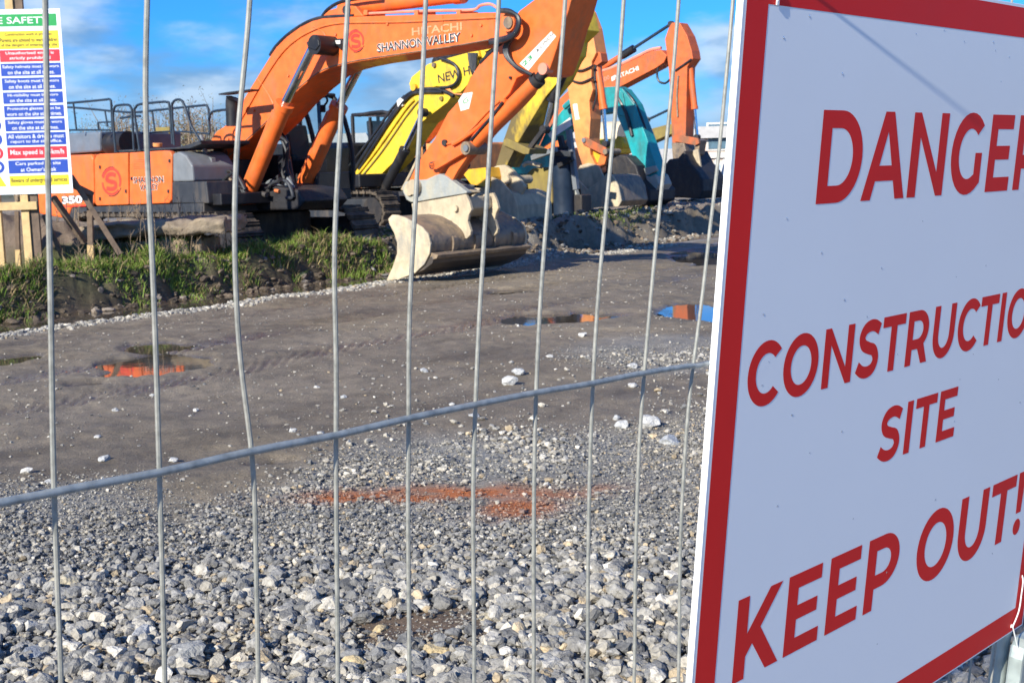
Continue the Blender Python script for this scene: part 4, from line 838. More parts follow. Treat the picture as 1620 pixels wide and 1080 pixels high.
for k in range(7):
    q = [(395+random.uniform(-5, 30), 300+random.uniform(-8, 8)), (420+random.uniform(-10, 20), 285+random.uniform(-12, 25)), (445+random.uniform(-12, 12), 300+random.uniform(-15, 18)), (466+random.uniform(-12, 8), 285+random.uniform(-10, 30)), (455+random.uniform(-10, 20), 318+random.uniform(-10, 8))]
    m1.tube('slew_hose', q, random.uniform(-.5, .3), .032, random.choice(['hose', 'grey', 'midgrey', 'brown_steel']))
for k in range(10):
    a = (random.uniform(395, 470), random.uniform(278, 318)); m1.tube('valve_block', [a, (a[0]+random.uniform(3, 9), a[1]+random.uniform(-4, 4))], random.uniform(-.72, -.3), random.uniform(.02, .05), random.choice(['dark_steel', 'brown_steel', 'black', 'grey', 'orange_dirty']), None, 8, 0)
for k in range(8):
    q = [(300+random.uniform(-10, 25), 268+random.uniform(-14, 14)), (330+random.uniform(-8, 8), 292+random.uniform(-8, 10)), (360+random.uniform(-10, 10), 280+random.uniform(-12, 30)), (388, 305+random.uniform(-12, 12))]
    m1.tube('hydraulic_hose', q, random.uniform(-1.0, -.64), .03, random.choice(['hose', 'black', 'brown_steel']))
cb = m1.cab(.55, 1.95, .68, 1.58, 1.3, 3.05, slope=.42)
m1.tube('mirror_arm', [(508, 172), (518, 160), (512, 148)], .7, .02, 'black', cb); m1.tube('mirror_arm', [(515, 195), (534, 200), (537, 225)], .9, .015, 'black', cb)
m1.plate('mirror', [(506, 166), (513, 166), (513, 178), (506, 178)], .66, .7, 'black', .01, cb)
for px in (700, 781): m1.tube('weld_seam', [(px, 24), (px+1, 50), (px+2, 64 if px > 750 else 76)], -.374, .008, 'orange_dirty', bm, 5)
m1.tube('weld_seam', [(407, 124), (425, 150), (437, 176)], -.374, .008, 'orange_dirty', bm, 5)
m1.tube('weld_seam', [(348, 259), (365, 244), (376, 234), (427, 187), (450, 160), (476, 136), (502, 116), (521, 107), (570, 95), (700, 76), (780, 62)], -.372, .010, 'brown_steel', bm, 5)
for px, py in ((400, 175), (379, 205), (455, 120), (530, 55), (612, 38), (760, 40), (745, 56), (360, 220)): m1.pin((px, py), -.395, -.37, .022, 'orange_dirty', bm, 'grease_nipple')
for px, py in ((208, 280), (266, 300), (158, 262), (158, 312), (199, 300), (268, 252)): m1.tube('door_latch', [(px, py), (px, py+5)], YN-.012, .018, 'grey', None, 6)
for k in range(6): m1.plate('vent_slat', [(211, 252+k*2.6), (233, 251.3+k*2.6), (233, 252.6+k*2.6), (211, 253.3+k*2.6)], YN-.012, YN+.01, 'orange_dirty', 0)
for k in range(9): m1.tube('hydraulic_hose', [(300+random.uniform(-8, 8), 262+random.uniform(-6, 6)), (322, 275+random.uniform(-14, 14)), (345+random.uniform(-6, 8), 290+random.uniform(-10, 12)), (375, 300+random.uniform(-12, 8)), (392+random.uniform(-6, 6), 318)], random.uniform(-.9, -.66), .03, random.choice(['hose', 'hose', 'brown_steel']))
for k in range(6): m1.tube('hydraulic_hose', [(440+random.uniform(-8, 8), 205+random.uniform(-8, 8)), (455, 235+random.uniform(-8, 8)), (450+random.uniform(-8, 12), 265), (462+random.uniform(-8, 8), 300)], random.uniform(-.3, .5), .035, 'hose')
# exhaust and rails
m1.tube('exhaust_pipe', [(369, 200), (368, 165), (369, 156)], -.9, [.12]*8+[.13], 'black', n=14)
m1.plate('rain_flap', [(345, 148.5), (358, 146), (396, 141), (396, 143.5), (360, 149), (346, 150.5)], -1.0, -.8, 'black', .004)
def rail(pts, y, r=.022): m1.tube('handrail', pts, y, r, 'rail', None, 8, 3)
rail([(60, 166), (111, 163), (165, 158), (172, 157), (175, 159), (176, 165), (178, 207)], -1.45)
rail([(60, 170), (111, 170), (178, 176), (206, 178), (214, 178), (270, 172), (320, 167), (327, 168), (330, 176), (332, 208)], -.1)
rail([(183, 240), (179, 185), (181, 171), (186, 167), (202, 166), (207, 170), (209, 180), (212, 238)], -1.5)
rail([(221, 238), (213, 180), (215, 170), (222, 165), (255, 161.5), (264, 162), (268, 168), (273, 228)], -1.5)
rail([(276, 230), (272, 175), (274, 162), (280, 158), (287, 159), (293, 170), (303, 200), (318, 224)], -1.5)
rail([(332, 210), (331, 188), (335, 178), (345, 175), (366, 173)], -.9)
for a, b, y in (((116, 163), (121, 206), -1.45), ((166, 175), (170, 200), -.1), ((241, 177), (245, 208), -.1), ((298, 170), (302, 212), -.1), ((155, 194), (156, 206), -1.45)): rail([a, b], y, .018)
rail([(60, 208), (111, 206), (180, 206)], -1.0, .018); rail([(213, 213), (270, 208), (332, 212)], -.3, .016); rail([(155, 194), (178, 193)], -1.45, .015); rail([(190, 187), (213, 184), (222, 184)], -.8, .02)
m1.plate('marker_plate', [(243, 202), (268, 201), (268, 212), (243, 213)], .3, .33, 'olive', .003)
# decals
m1.text('SHANNON VALLEY', (597, 84), (730, 66), 14.5, -.372, 'stick_white', .055, .002, bm)
m1.text('SHANNON VALLEY', (597.5, 84), (729.5, 66), 14, -.372, 'ink', .012, .006, bm)
m1.text('HITACHI', (652, 57), (731, 48), 12.5, -.372, 'pale_print', .02, .003, bm)
def swirl(mc, cx, cy, rx, ry, y, par):
    ring = []
    def arc(a0, a1, f0, f1, m_, rise=.003, n_=20):
        o = []; i_ = []
        for k in range(n_+1):
            t = R(a0+(a1-a0)*k/n_); o.append(mc.P((cx+rx*f1*math.cos(t), cy-ry*f1*math.sin(t)), y)); i_.append(mc.P((cx+rx*f0*math.cos(t), cy-ry*f0*math.sin(t)), y))
        V = [np.array(v)-np.array((0, rise, 0)) for v in o+i_]; MB().add(V, [(k, k+1, n_+2+k, n_+1+k) for k in range(n_)]).obj('emblem', M[m_], par)
    arc(-25, 165, .80, 1.0, 'red_print'); arc(185, 320, .84, 1.0, 'red_print'); arc(75, 160, 1.0, 1.06, 'ink'); arc(255, 335, 1.03, 1.10, 'ink')
    sp = catmull([(.42, -.42), (.05, -.52), (-.38, -.42), (-.46, -.12), (-.1, .02), (.35, .1), (.42, .4), (.05, .55), (-.5, .5)], 5)
    o, i_ = [], []
    for k, p in enumerate(sp):
        d = sp[min(k+1, len(sp)-1)]-sp[max(k-1, 0)]; d /= np.linalg.norm(d); nn = np.array([-d[1], d[0]])*.15
        o.append(np.array(mc.P((cx+rx*(p+nn)[0], cy+ry*(p+nn)[1]), y))); i_.append(np.array(mc.P((cx+rx*(p-nn)[0], cy+ry*(p-nn)[1]), y)))
    V = [v-np.array((0, .003, 0)) for v in o+i_]; k_ = len(sp); MB().add(V, [(k, k+1, k_+k+1, k_+k) for k in range(k_-1)]).obj('emblem', M['red_print'], par)
swirl(m1, 563, 65, 13, 17, -.372, bm)
dd = [o for o in m1.e.children if o.name.startswith('side_door')]
swirl(m1, 176.5, 287, 15.5, 22, YN-.001, dd[1])
for t_, a, b in (('SHANNON', (211, 290.5), (259.5, 289)), ('VALLEY', (221, 302), (251.5, 301))):
    m1.text(t_, a, b, 10.4, YN-.001, 'stick_white', .035, .002, dd[0]); m1.text(t_, (a[0]+.8, a[1]-.6), (b[0]-.8, b[1]-.6), 9.2, YN-.001, 'ink', .012, .006, dd[0])
cw = [o for o in m1.e.children if o.name.startswith('counterweight')][0]
m1.text('350', (98, 323.5), (132, 322), 13.5, YN, 'ink', .10, .002, cw); m1.text('350', (99, 323), (131, 321.5), 12.3, YN, 'white', .045, .006, cw)
V = [np.array(m1.P(p, YN))-np.array((0, .003, 0)) for p in ((100, 325.5), (136, 323.8), (136, 326.2), (100, 328))]; MB().add(V, [(0, 1, 2, 3)]).obj('decal_stripe', M['red_print'], cw)
# stick
sk = m1.plate('stick', [(800, 58), (812, 30), (822, 17), (845, 0), (880, -30), (898, -46), (918, -46), (922, -32), (905, -5), (898, 20), (889, 45), (880, 78), (871, 105), (866, 117), (858, 120), (846, 121), (836, 116), (817, 124), (806, 148), (793, 163), (770, 186), (748, 208), (736, 222), (722, 238), (703, 258), (694, 276), (684, 292), (652, 296), (648, 284), (660, 258), (687, 220), (708, 179), (727, 158), (745, 122), (760, 98), (778, 78)], -.31, .31, 'orange', .015)
m1.tube('lubrication_line', [(790, 160), (770, 178), (745, 205), (725, 222), (703, 229)], -.325, .016, 'orange_dirty', sk, 6)
m1.tube('feed_pipe', [(800, 158), (775, 184), (752, 205), (732, 220), (716, 229)], -.345, .03, 'orange', sk)
m1.pin((702, 226), -.35, -.29, .05, 'dark_steel', sk); m1.pin((806, 208 - 85), -.35, -.29, .02, 'dark_steel', sk)
for a, b, h_ in (((806, 103), (826, 114), 9),): pass
V = [np.array(m1.P(p, -.31))-np.array((0, .002, 0)) for p in ((822, 101), (872, 50), (880, 58), (836, 112))]; MB().add(V, [(0, 3, 2, 1)]).obj('sticker', M['stick_white'], sk)
m1.text('23', (829, 106), (843, 92), 9, -.313, 'green_print', .02, .004, sk); m1.text('& LYNCH', (850, 83), (876, 56), 6, -.313, 'ink', .0, .004, sk)
V = [np.array(m1.P(p, -.31))-np.array((0, .002, 0)) for p in ((733, 148), (748, 146), (742, 172), (729, 176), (725, 160))]; MB().add(V, [(0, 4, 3, 2, 1)]).obj('sticker', M['stick_white'], sk)
m1.text('G', (734, 166), (742, 160), 9, -.313, 'green_print', .0, .004, sk)
m1.pin((858, 109), -.36, -.2, .085, 'pipe', sk); m1.pin((683, 262), -.42, .42, .06, 'dark_steel', sk); m1.pin((652, 296), -.46, .46, .12, 'beige_steel', sk)
for k in range(8):
    o_ = random.uniform(-3, 3); m1.tube('hose', [(775, 66+o_), (796, 62+o_), (812, 55+o_*.8), (820+o_*.5, 40), (818+o_*.5, 26), (806, 18+o_*.5), (792, 17+o_*.4)], -.47-.03*(k % 3), .03, 'hose', sk)
for k in range(3):
    o_ = k*2.2; m1.tube('hose', [(812-o_, 58), (803-o_, 74), (805-o_, 90), (816, 104+o_*.5), (830, 113), (842, 119)], -.39, .028, 'hose', sk)
for k in range(6): m1.tube('hose', [(690+k*4, 99-k), (730, 84+k*1.5), (765, 74+k*1.2), (795, 62+k)], -.1+.09*k, .030, 'hose', bm) if k < 0 else m1.tube('hose', [(760+k*3, 100-k*2), (772, 88-k), (785+k, 76), (798, 66+k)], .0+.06*k-.3, .028, 'hose', sk)
m1.ram('bucket_cylinder', (858, 114), (843, 135), (742, 232), -.0, .17, 'orange') if False else None
A = m1.pl(861, 112, 0); g_ = None
def ramy(mc, name, a, b, c, yc, r, m_, yref, par=None):
    A, B, C_ = [np.array((mc.pl(*p, yref)[0], yc, mc.pl(*p, yref)[1])) for p in (a, b, c)]
    g = MB().tube([A, A+(B-A)*.05, A+(B-A)*.96, B], [r*.9, r, r, r*.85], 20).obj(name, M[m_], par or mc.e, smooth=True)
    MB().tube([B, C_], r*.5, 14).obj('rod', M['chrome'], g, smooth=True); return g
g_ = MB().tube([m1.P((752, 226), -.28), m1.P((757, 220), -.28), m1.P((848, 129), -.28)], [.095, .108, .108], 20).obj('bucket_cylinder', M['orange'], m1.e, smooth=True)
MB().tube([m1.P((846, 131), -.28), m1.P((853, 124), -.28)], .118, 18).obj('gland', M['dark_steel'], g_, smooth=True)
MB().tube([m1.P((853, 124), -.28), m1.P((862, 112), -.28)], .075, 14).obj('rod', M['dark_steel'], g_, smooth=True)
MB().tube([m1.P((752, 226), -.28), m1.P((739, 237), -.28)], .085, 14).obj('end_eye', M['dark_steel'], g_, smooth=True)
m1.tube('feed_pipe', [(795, 162), (780, 182), (760, 205), (745, 222)], -.40, .022, 'hose', g_)
for y in (-.42, .34):
    m1.plate('link_arm', [(678, 258), (688, 256), (730, 227), (740, 226), (746, 233), (742, 242), (733, 243), (690, 268), (681, 268)], y, y+.08, 'orange', .01)
    m1.plate('link_arm', [(728, 240), (741, 240), (738, 250), (724, 270), (714, 288), (700, 284), (708, 268)], y+.1 if y < 0 else y-.1, y+.18 if y < 0 else y-.02, 'orange', .01)
m1.pin((736, 234.5), -.46, -.05, .10, 'brown_steel'); m1.pin((736, 234.5), -.49, -.40, .05, 'midgrey')
# bucket with quick hitch
bk = empty('ditching_bucket', (0, 0, 0)); bk.parent = m1.e; del_ = None
def bplate(name, pts, y0, y1, m_, bev=.012, yref=None):
    pr = [m1.pl(*p, yref if yref is not None else y0) for p in pts]; return MB().prism(pr, y0, y1).obj(name, M[m_], bk, bevel=bev)
m1.plate('quick_hitch', [(637, 303), (637, 294), (641, 288), (648, 286), (674, 284), (689, 277), (696, 275), (704, 278), (722, 291), (738, 303), (738, 306), (700, 312), (661, 319), (650, 320), (643, 316)], -.36, -.24, 'grey_clay', .012)
m1.plate('quick_hitch', [(637, 303), (637, 294), (641, 288), (648, 286), (674, 284), (689, 277), (696, 275), (704, 278), (722, 291), (738, 303), (738, 306), (700, 312), (661, 319), (650, 320), (643, 316)], .24, .36, 'grey_clay', .012)
m1.plate('hitch_body', [(645, 290), (690, 282), (730, 305), (700, 316), (650, 316)], -.24, .24, 'beige_steel', .02)
m1.pin((646, 300), -.40, .40, .10, 'beige_steel', None, 'hitch_pin')
YB = -1.15; YE = 1.15
chk = [(620, 340), (614, 346), (616, 355), (623, 368), (628, 383), (628, 401), (621, 422), (611, 444), (630, 442), (656, 432), (671, 418), (679, 402), (681, 386), (677, 370), (667, 359), (655, 352), (640, 344), (628, 340)]
pr = [m1.pl(*p, YB) for p in chk]; dz = np.array(m1.pl(620, 442, YB)); 
MB().prism(pr, YB, YB+.035).obj('side_plate', M['cheek'], bk, bevel=.006)
MB().prism(pr, YE-.035, YE).obj('side_plate', M['cheek'], bk, bevel=.006)
back = [m1.pl(*p, YB) for p in catmull([(622, 342), (640, 345), (657, 354), (670, 364), (678, 376), (679.5, 390), (677, 402), (670, 416)], 4)]
def shell(path, t, y0, y1):
    o = []; 
    for k, p in enumerate(path):
        p = np.array(p); d = np.array(path[min(k+1, len(path)-1)])-np.array(path[max(k-1, 0)]); d /= np.linalg.norm(d); o.append(tuple(p+np.array([d[1], -d[0]])*-t))
    return MB().prism(list(map(tuple, path))+o[::-1], y0, y1)
inner = [tuple(np.array(p)+(-.03, -.0)) for p in back]
mbk = MB(); nb = len(back)
V = [(p[0], y, p[1]) for y in (YB+.036, YE-.036) for p in back]+[(p[0]-.04, y, p[1]-.02) for y in (YB+.036, YE-.036) for p in back]
f = [(k, k+1, nb+k+1, nb+k) for k in range(nb-1)]+[(2*nb+k+1, 2*nb+k, 3*nb+k, 3*nb+k+1) for k in range(nb-1)]+[(0, nb, 3*nb, 2*nb), (nb-1, 3*nb-1, 4*nb-1, 2*nb-1)]
mbk.add(V, f).obj('back_shell', M['brown_steel'], bk, smooth=True)
lip = [m1.pl(*p, YB) for p in ((669, 412), (681, 405), (683, 410), (681, 417), (668, 427), (655, 433), (640, 438), (640, 434), (656, 428), (664, 420))]
MB().prism([tuple(p) for p in lip], YB+.037, YE-.037).obj('cutting_blade', M['edge_steel'], bk, bevel=.006)
lp2 = [m1.pl(*p, YB) for p in ((670, 415), (679, 400), (690, 404), (688, 409))]
MB().prism([tuple(p) for p in lp2], YB+.04, YE-.04).obj('wear_strip', M['brown_steel'], bk, bevel=.004)
def yshift(p, y): return m1.pl(p[0], p[1], y)
for t in (.24, .46, .66, .86):           # wear ribs welded on the back
    y = YB+(YE-YB)*t; rb = back[16:29]
    V = [(p[0]+(.035 if 0 < i < len(rb)-1 else 0), y+dy, p[1]) for dy in (-.045, .045) for i, p in enumerate(rb)]; k_ = len(rb)
    V += [(p[0]-.02, y+dy, p[1]) for dy in (-.045, .045) for p in rb]
    f = [(i, i+1, k_+i+1, k_+i) for i in range(k_-1)]+[(2*k_+i, i, i+1, 2*k_+i+1)[::-1] for i in range(k_-1)]+[(3*k_+i, k_+i, k_+i+1, 3*k_+i+1) for i in range(k_-1)]
    MB().add(V, f).obj('wear_rib', M['brown_steel'], bk, smooth=False)
ear = [(652, 322), (700, 314), (738, 307), (744, 320), (747, 332), (743, 340), (741, 350), (746, 366), (745, 372), (739, 378), (730, 372), (716, 350), (700, 345), (668, 350), (655, 340)]
MB().prism([m1.pl(*p, -.33) for p in ear], -.35, -.29).obj('ear', M['beige_steel'], bk, bevel=.01)
MB().prism([m1.pl(*p, -.33) for p in ear], .29, .35).obj('ear', M['beige_steel'], bk, bevel=.01)
MB().prism([m1.pl(*p, -.33) for p in ((655, 326), (700, 317), (736, 311), (738, 330), (722, 344), (690, 348), (662, 350))], -.289, .289).obj('ear_box', M['beige_steel'], bk, bevel=.03)
m1.pin((719, 330), -.40, .40, .05, 'beige_steel', bk, 'ear_pin')

# ---- yellow machine behind it
m2 = Machine('excavator', 570, 285, 30, -40, .45, label='yellow excavator with a black lettered two-piece boom, second in the row', category='excavator', group='parked excavators')
m2.tracks(-2.1, 2.1, 1.1, .5, .85)
MB().box((-2.6, -1.25, .95), (1.3, 1.25, 1.25)).obj('deck', M['black'], m2.e, bevel=.03)
MB().box((-2.9, -1.3, 1.251), (-.4, 1.3, 2.0)).obj('engine_hood', M['black'], m2.e, bevel=.08)
m2.plate('side_box', [(520, 305), (600, 303), (604, 322), (520, 325)], -1.2, -.6, 'black', .03)
cb2 = m2.cab(-.55, .95, .35, 1.2, 1.25, 2.62, slope=.2)
lb = m2.plate('boom', [(558, 277), (577, 249), (602, 217), (627, 179), (648, 151), (660, 143), (693, 148), (711, 150), (712, 156), (707, 163), (665, 195), (645, 225), (624, 255), (599, 280), (583, 293), (563, 293)], -.29, .29, 'yellow', .015)
ub = m2.plate('boom', [(647, 133), (651, 122), (664, 111), (676, 102), (690, 97), (739, 84), (800, 62), (870, 30), (892, 28), (888, 48), (800, 95), (745, 122), (739, 135), (728, 147), (718, 148), (710, 139), (691, 137), (671, 141), (650, 141)], -.27, .27, 'yellow', .015)
m2.text('NEW H', (694, 132), (744, 118), 14, -.272, 'ink', .01, .004, ub)
m2.pin((653, 138), -.36, .36, .08, 'cat_yellow', ub); m2.pin((685, 103), -.33, .33, .05, 'brown_steel', ub); m2.pin((697, 156), -.34, .34, .05, 'olive', lb); m2.pin((669, 178), -.36, .36, .07, 'cat_yellow', lb)
m2.ram('arm_cylinder', (695, 99), (772, 70), (905, 20), -.1, .13, 'black')
m2.tube('hose', [(560, 270), (585, 232), (615, 190), (640, 155), (662, 143), (695, 142), (718, 152)], -.3, .045, 'hose', lb); m2.tube('hose', [(568, 268), (595, 225), (622, 184), (648, 152), (668, 146), (700, 146)], -.33, .035, 'hose', lb)
m2.tube('hose', [(553, 262), (590, 215), (618, 175), (640, 152)], -.15, .03, 'hose', lb)
m2.tube('steel_pipe', [(566, 276), (600, 232), (640, 175), (655, 158)], -.32, .028, 'yellow', lb); m2.tube('steel_pipe', [(570, 282), (604, 240), (642, 185), (662, 160)], -.31, .02, 'olive', lb)
m2.tube('hose', [(695, 92), (712, 98), (722, 106), (726, 120), (721, 132), (710, 138), (697, 139)], -.34, .035, 'hose', ub)
for k in range(5): m2.tube('hose', [(742+k*3, 84), (744+k*2, 100+k*2), (748+k, 115), (758+k*2, 132), (768+k, 150)], -.35-.03*k, .035, 'hose', ub)
m2.plate('bracket', [(738, 86), (744, 80), (756, 80), (758, 90), (748, 94)], -.36, -.28, 'yellow', .01, ub); m2.plate('bracket', [(762, 78), (768, 71), (780, 72), (778, 80), (766, 82)], -.36, -.28, 'yellow', .01, ub)
m2.plate('lamp', [(627, 160), (632, 155), (638, 158), (637, 168), (629, 170)], -.35, -.2, 'stick_white', .01, lb)
m2.ram('boom_cylinder', (602, 312), (641, 236), (669, 178), -.5, .11, 'black'); m2.ram('boom_cylinder', (600, 312), (641, 236), (669, 178), .5, .11, 'black')
m2.tube('hydraulic_pipe', [(637, 300), (650, 275), (662, 250)], -.45, .04, 'beige_steel')
st2 = m2.plate('stick', [(904, 20), (914, 14), (919, 18), (926, 48), (908, 66), (905, 88), (898, 98), (884, 128), (862, 155), (842, 188), (818, 228), (800, 265), (783, 266), (797, 220), (812, 178), (846, 116), (878, 66), (894, 40)], -.24, .24, 'yellow_muddy', .012)
m2.plate('stick_rib', [(905, 30), (911, 24), (908, 50), (900, 75), (896, 92), (892, 88), (896, 66)], -.27, -.241, 'yellow', .006, st2)
m2.ram('bucket_cylinder', (900, 96), (872, 160), (862, 205), -.1, .10, 'black', 'chrome')
m2.plate('link_arm', [(796, 222), (802, 219), (838, 236), (836, 244), (828, 244), (796, 230)], -.3, .3, 'olive', .01); m2.plate('link_arm', [(828, 240), (838, 238), (862, 206), (856, 203)], -.2, -.12, 'dark_steel', .01)
for y0, y1 in ((-.3, -.2), (.2, .3)): m2.plate('quick_hitch', [(778, 266), (786, 262), (798, 261), (811, 270), (822, 284), (830, 295), (823, 310), (811, 306), (796, 300), (782, 292)], y0, y1, 'beige_steel', .015)
m2.plate('hitch_guard', [(733, 276), (741, 268), (768, 265), (771, 280), (770, 296), (745, 292)], -.75, -.3, 'cat_yellow', .01)
m2.text('KEMMER', (738, 283), (762, 282), 5, -.752, 'ink', 0, .003) if False else None
bk2 = m2.plate('bucket', [(735, 300), (760, 296), (777, 280), (790, 285), (811, 307), (818, 325), (819, 350), (808, 352), (795, 344), (780, 337), (770, 345), (764, 338), (764, 316), (752, 316)], -.62, -.56, 'beige_steel', .012)
m2.plate('bucket_back', [(795, 300), (811, 307), (818, 325), (819, 352), (806, 356), (800, 340), (796, 320)], -.559, .62, 'beige_steel', .03, bk2)
m2.pin((800, 285), -.4, .4, .09, 'beige_steel', bk2)
for k in range(5): m2.plate('tooth', [(806, 350), (818, 348), (816, 362), (811, 366)], -.55+k*.27, -.45+k*.27, 'beige_steel', .01, bk2)

# ---- faded light orange stick, third
m3 = Machine('excavator', 935, 150, 32, -40, .56, label='faded light orange excavator with its stick hanging straight down, third in the row', category='excavator', group='parked excavators')
s3 = m3.plate('stick', [(916, 12), (921, 11), (926, 18), (936, 44), (943, 84), (936, 98), (935, 130), (938, 142), (932, 160), (934, 188), (932, 219), (934, 245), (942, 262), (922, 264), (916, 246), (911, 227), (904, 178), (897, 135), (898, 118), (903, 90), (910, 62), (914, 40)], -.23, .23, 'peach', .012)
m3.plate('boom', [(540, 300), (620, 200), (700, 120), (800, 60), (905, 38), (925, 40), (928, 56), (900, 66), (800, 96), (730, 150), (660, 230), (570, 320)], -.22, .22, 'peach', .015)
V = [np.array(m3.P(p, -.23))-np.array((0, .002, 0)) for p in ((906, 165), (913, 164), (917, 189), (910, 190))]; MB().add(V, [(0, 3, 2, 1)]).obj('sticker', M['stick_white'], s3)
for yy in (98, 117): m3.tube('hose', [(899, yy), (905, yy+10), (918, yy+14), (930, yy+10), (938, yy+6)], -.28, .025, 'hose', s3)
m3.tube('hose', [(936, 60), (943, 90), (941, 120), (944, 150), (937, 175)], -.1, .03, 'hose', s3)
m3.plate('cylinder_bracket', [(936, 78), (950, 84), (952, 98), (944, 104), (935, 100)], -.14, .14, 'red_orange', .01, s3)
m3.ram('bucket_cylinder', (943, 90), (955, 173), (959, 228), 0, .095, 'orange')
m3.plate('link_arm', [(920, 219), (926, 217), (958, 234), (961, 242), (956, 246), (922, 229)], -.27, -.2, 'red_orange', .01); m3.plate('link_arm', [(952, 238), (961, 240), (956, 262), (946, 268), (944, 262)], -.2, -.1, 'orange_dirty', .01)
m3.pin((923, 222), -.3, .3, .06, 'midgrey'); m3.pin((957, 240), -.3, .3, .07, 'brown_steel')
m3.plate('clay_lump', [(934, 228), (945, 236), (953, 246), (948, 258), (938, 258), (934, 245)], -.1, .1, 'cat_yellow', .02)
for y0, y1 in ((-.28, -.2), (.2, .28)): m3.plate('bucket_ear', [(909, 279), (917, 262), (930, 258), (946, 262), (954, 280), (952, 292), (943, 303), (929, 309), (918, 295)], y0, y1, 'beige_steel', .012)
b3 = m3.plate('bucket', [(915, 285), (929, 300), (946, 288), (960, 274), (970, 279), (978, 294), (983, 318), (978, 327), (945, 328), (920, 332), (912, 326), (920, 310)], -.62, -.57, 'cheek', .01)
m3.plate('bucket_back', [(958, 276), (970, 279), (978, 294), (983, 318), (978, 327), (970, 322), (968, 300)], -.569, .6, 'brown_steel', .02, b3)
for k in range(5): m3.plate('tooth', [(912, 322), (924, 318), (924, 327), (913, 333)], -.6+k*.28, -.5+k*.28, 'dark_steel', .01, b3)
m3.tracks(-7.2, -3.6, 1.0, .5, .8); MB().box((-8.0, -1.2, .95), (-3.6, 1.2, 1.9)).obj('house', M['peach'], m3.e, bevel=.06)

# ---- turquoise machine, fourth
m4 = Machine('excavator', 990, 150, 36, -40, .57, label='turquoise excavator with its boom folded to a peak, fourth in the row', category='excavator', group='parked excavators')
b4 = m4.plate('boom', [(853, 232), (862, 212), (888, 176), (905, 160), (935, 148), (957, 138), (974, 137), (985, 148), (992, 186), (968, 178), (935, 182), (915, 192), (900, 203), (884, 213), (868, 240)], -.27, .27, 'teal', .012)
V = [np.array(m4.P(p, -.27))-np.array((0, .002, 0)) for p in ((866, 212), (902, 186), (905, 198), (872, 220))]; MB().add(V, [(0, 3, 2, 1)]).obj('sticker', M['stick_white'], b4)
m4.tube('boom_cylinder', [(825, 229), (836, 208)], -.5, .16, 'teal', n=14, sm_=0); m4.tube('boom_cylinder', [(843, 230), (858, 200)], -.45, .16, 'teal', n=14, sm_=0)
m4.tube('boom_cylinder_rod', [(840, 205), (870, 165)], -.4, .05, 'grey'); m4.tube('hydraulic_pipe', [(893, 170), (906, 158), (912, 150)], -.5, .09, 'teal')
m4.plate('grab_guard', [(810, 240), (820, 234), (830, 240), (828, 256), (816, 258), (809, 250)], -.8, -.3, 'teal', .03)
m4.tube('hose_bundle', [(858, 207), (868, 185), (880, 160)], -.45, .10, 'hose')
m4.plate('mudguard', [(854, 236), (868, 226), (884, 222), (884, 246), (874, 250), (866, 238)], -.9, -.5, 'orange_dirty', .02)
s4 = m4.plate('stick', [(972, 138), (985, 141), (1003, 165), (1012, 190), (1022, 215), (1037, 260), (1043, 290), (1026, 298), (1012, 278), (1002, 252), (990, 215), (977, 185)], -.22, .22, 'teal', .012)
m4.tube('hose', [(985, 142), (1000, 158), (1012, 182), (1020, 205)], -.1, .06, 'hose', s4); m4.tube('hose', [(975, 150), (990, 178), (1000, 215)], -.26, .05, 'hose', s4)
m4.ram('bucket_cylinder', (1003, 178), (1011, 213), (1036, 266), -.1, .09, 'teal')
m4.plate('link_arm', [(1012, 268), (1036, 262), (1040, 270), (1018, 280)], -.3, -.22, 'grey_clay', .01)
m4.plate('quick_hitch', [(1000, 286), (1010, 276), (1028, 280), (1036, 276), (1043, 292), (1036, 304), (1024, 302), (1012, 296)], -.33, .33, 'grey_clay', .02)
k4 = m4.plate('bucket', [(967, 252), (980, 245), (992, 247), (1006, 262), (1013, 285), (1028, 300), (1028, 318), (1010, 328), (980, 333), (982, 310), (974, 285), (966, 270)], -.65, .65, 'dark_steel', .04)
m4.plate('yellow_cap', [(971, 222), (976, 215), (983, 217), (987, 226), (985, 236), (974, 236)], .8, 1.3, 'yellow', .05)
m4.tracks(-6.5, -3.2, 1.0, .5, .8); MB().box((-7.2, -1.2, .95), (-3.2, 1.2, 1.8)).obj('house', M['teal'], m4.e, bevel=.08)

# ---- red-orange machine, fifth, its stick standing upright
m5 = Machine('excavator', 1085, 150, 40, -40, .57, label='red-orange excavator with upright stick and black bucket, fifth and farthest along the row', category='excavator', group='parked excavators')
b5 = m5.plate('boom', [(820, 250), (860, 180), (905, 138), (951, 115), (980, 105), (1014, 89), (1030, 81), (1045, 79), (1055, 88), (1050, 99), (1039, 107), (980, 138), (945, 158), (915, 178), (870, 215), (835, 268)], -.27, .27, 'red_orange', .015)
m5.tube('steel_pipe', [(951, 113), (980, 103), (1013, 87), (1030, 79), (1046, 76)], -.1, .05, 'pipe', b5)
V = [np.array(m5.P(p, -.27))-np.array((0, .002, 0)) for p in ((967, 122), (973, 119), (973, 126), (968, 129))]; MB().add(V, [(0, 3, 2, 1)]).obj('sticker', M['stick_white'], b5)
m5.text('HITACHI', (975, 126), (1011, 111), 7.5, -.272, 'stick_white', .03, .003, b5); m5.text('200', (952, 131), (965, 125), 7, -.272, 'pipe', .01, .003, b5)
m5.ram('arm_cylinder', (946, 112), (985, 88), (1062, 38), 0, .10, 'red_orange', 'rail'); m5.tube('gland', [(985, 88), (1003, 77)], 0, .13, 'black', n=12)
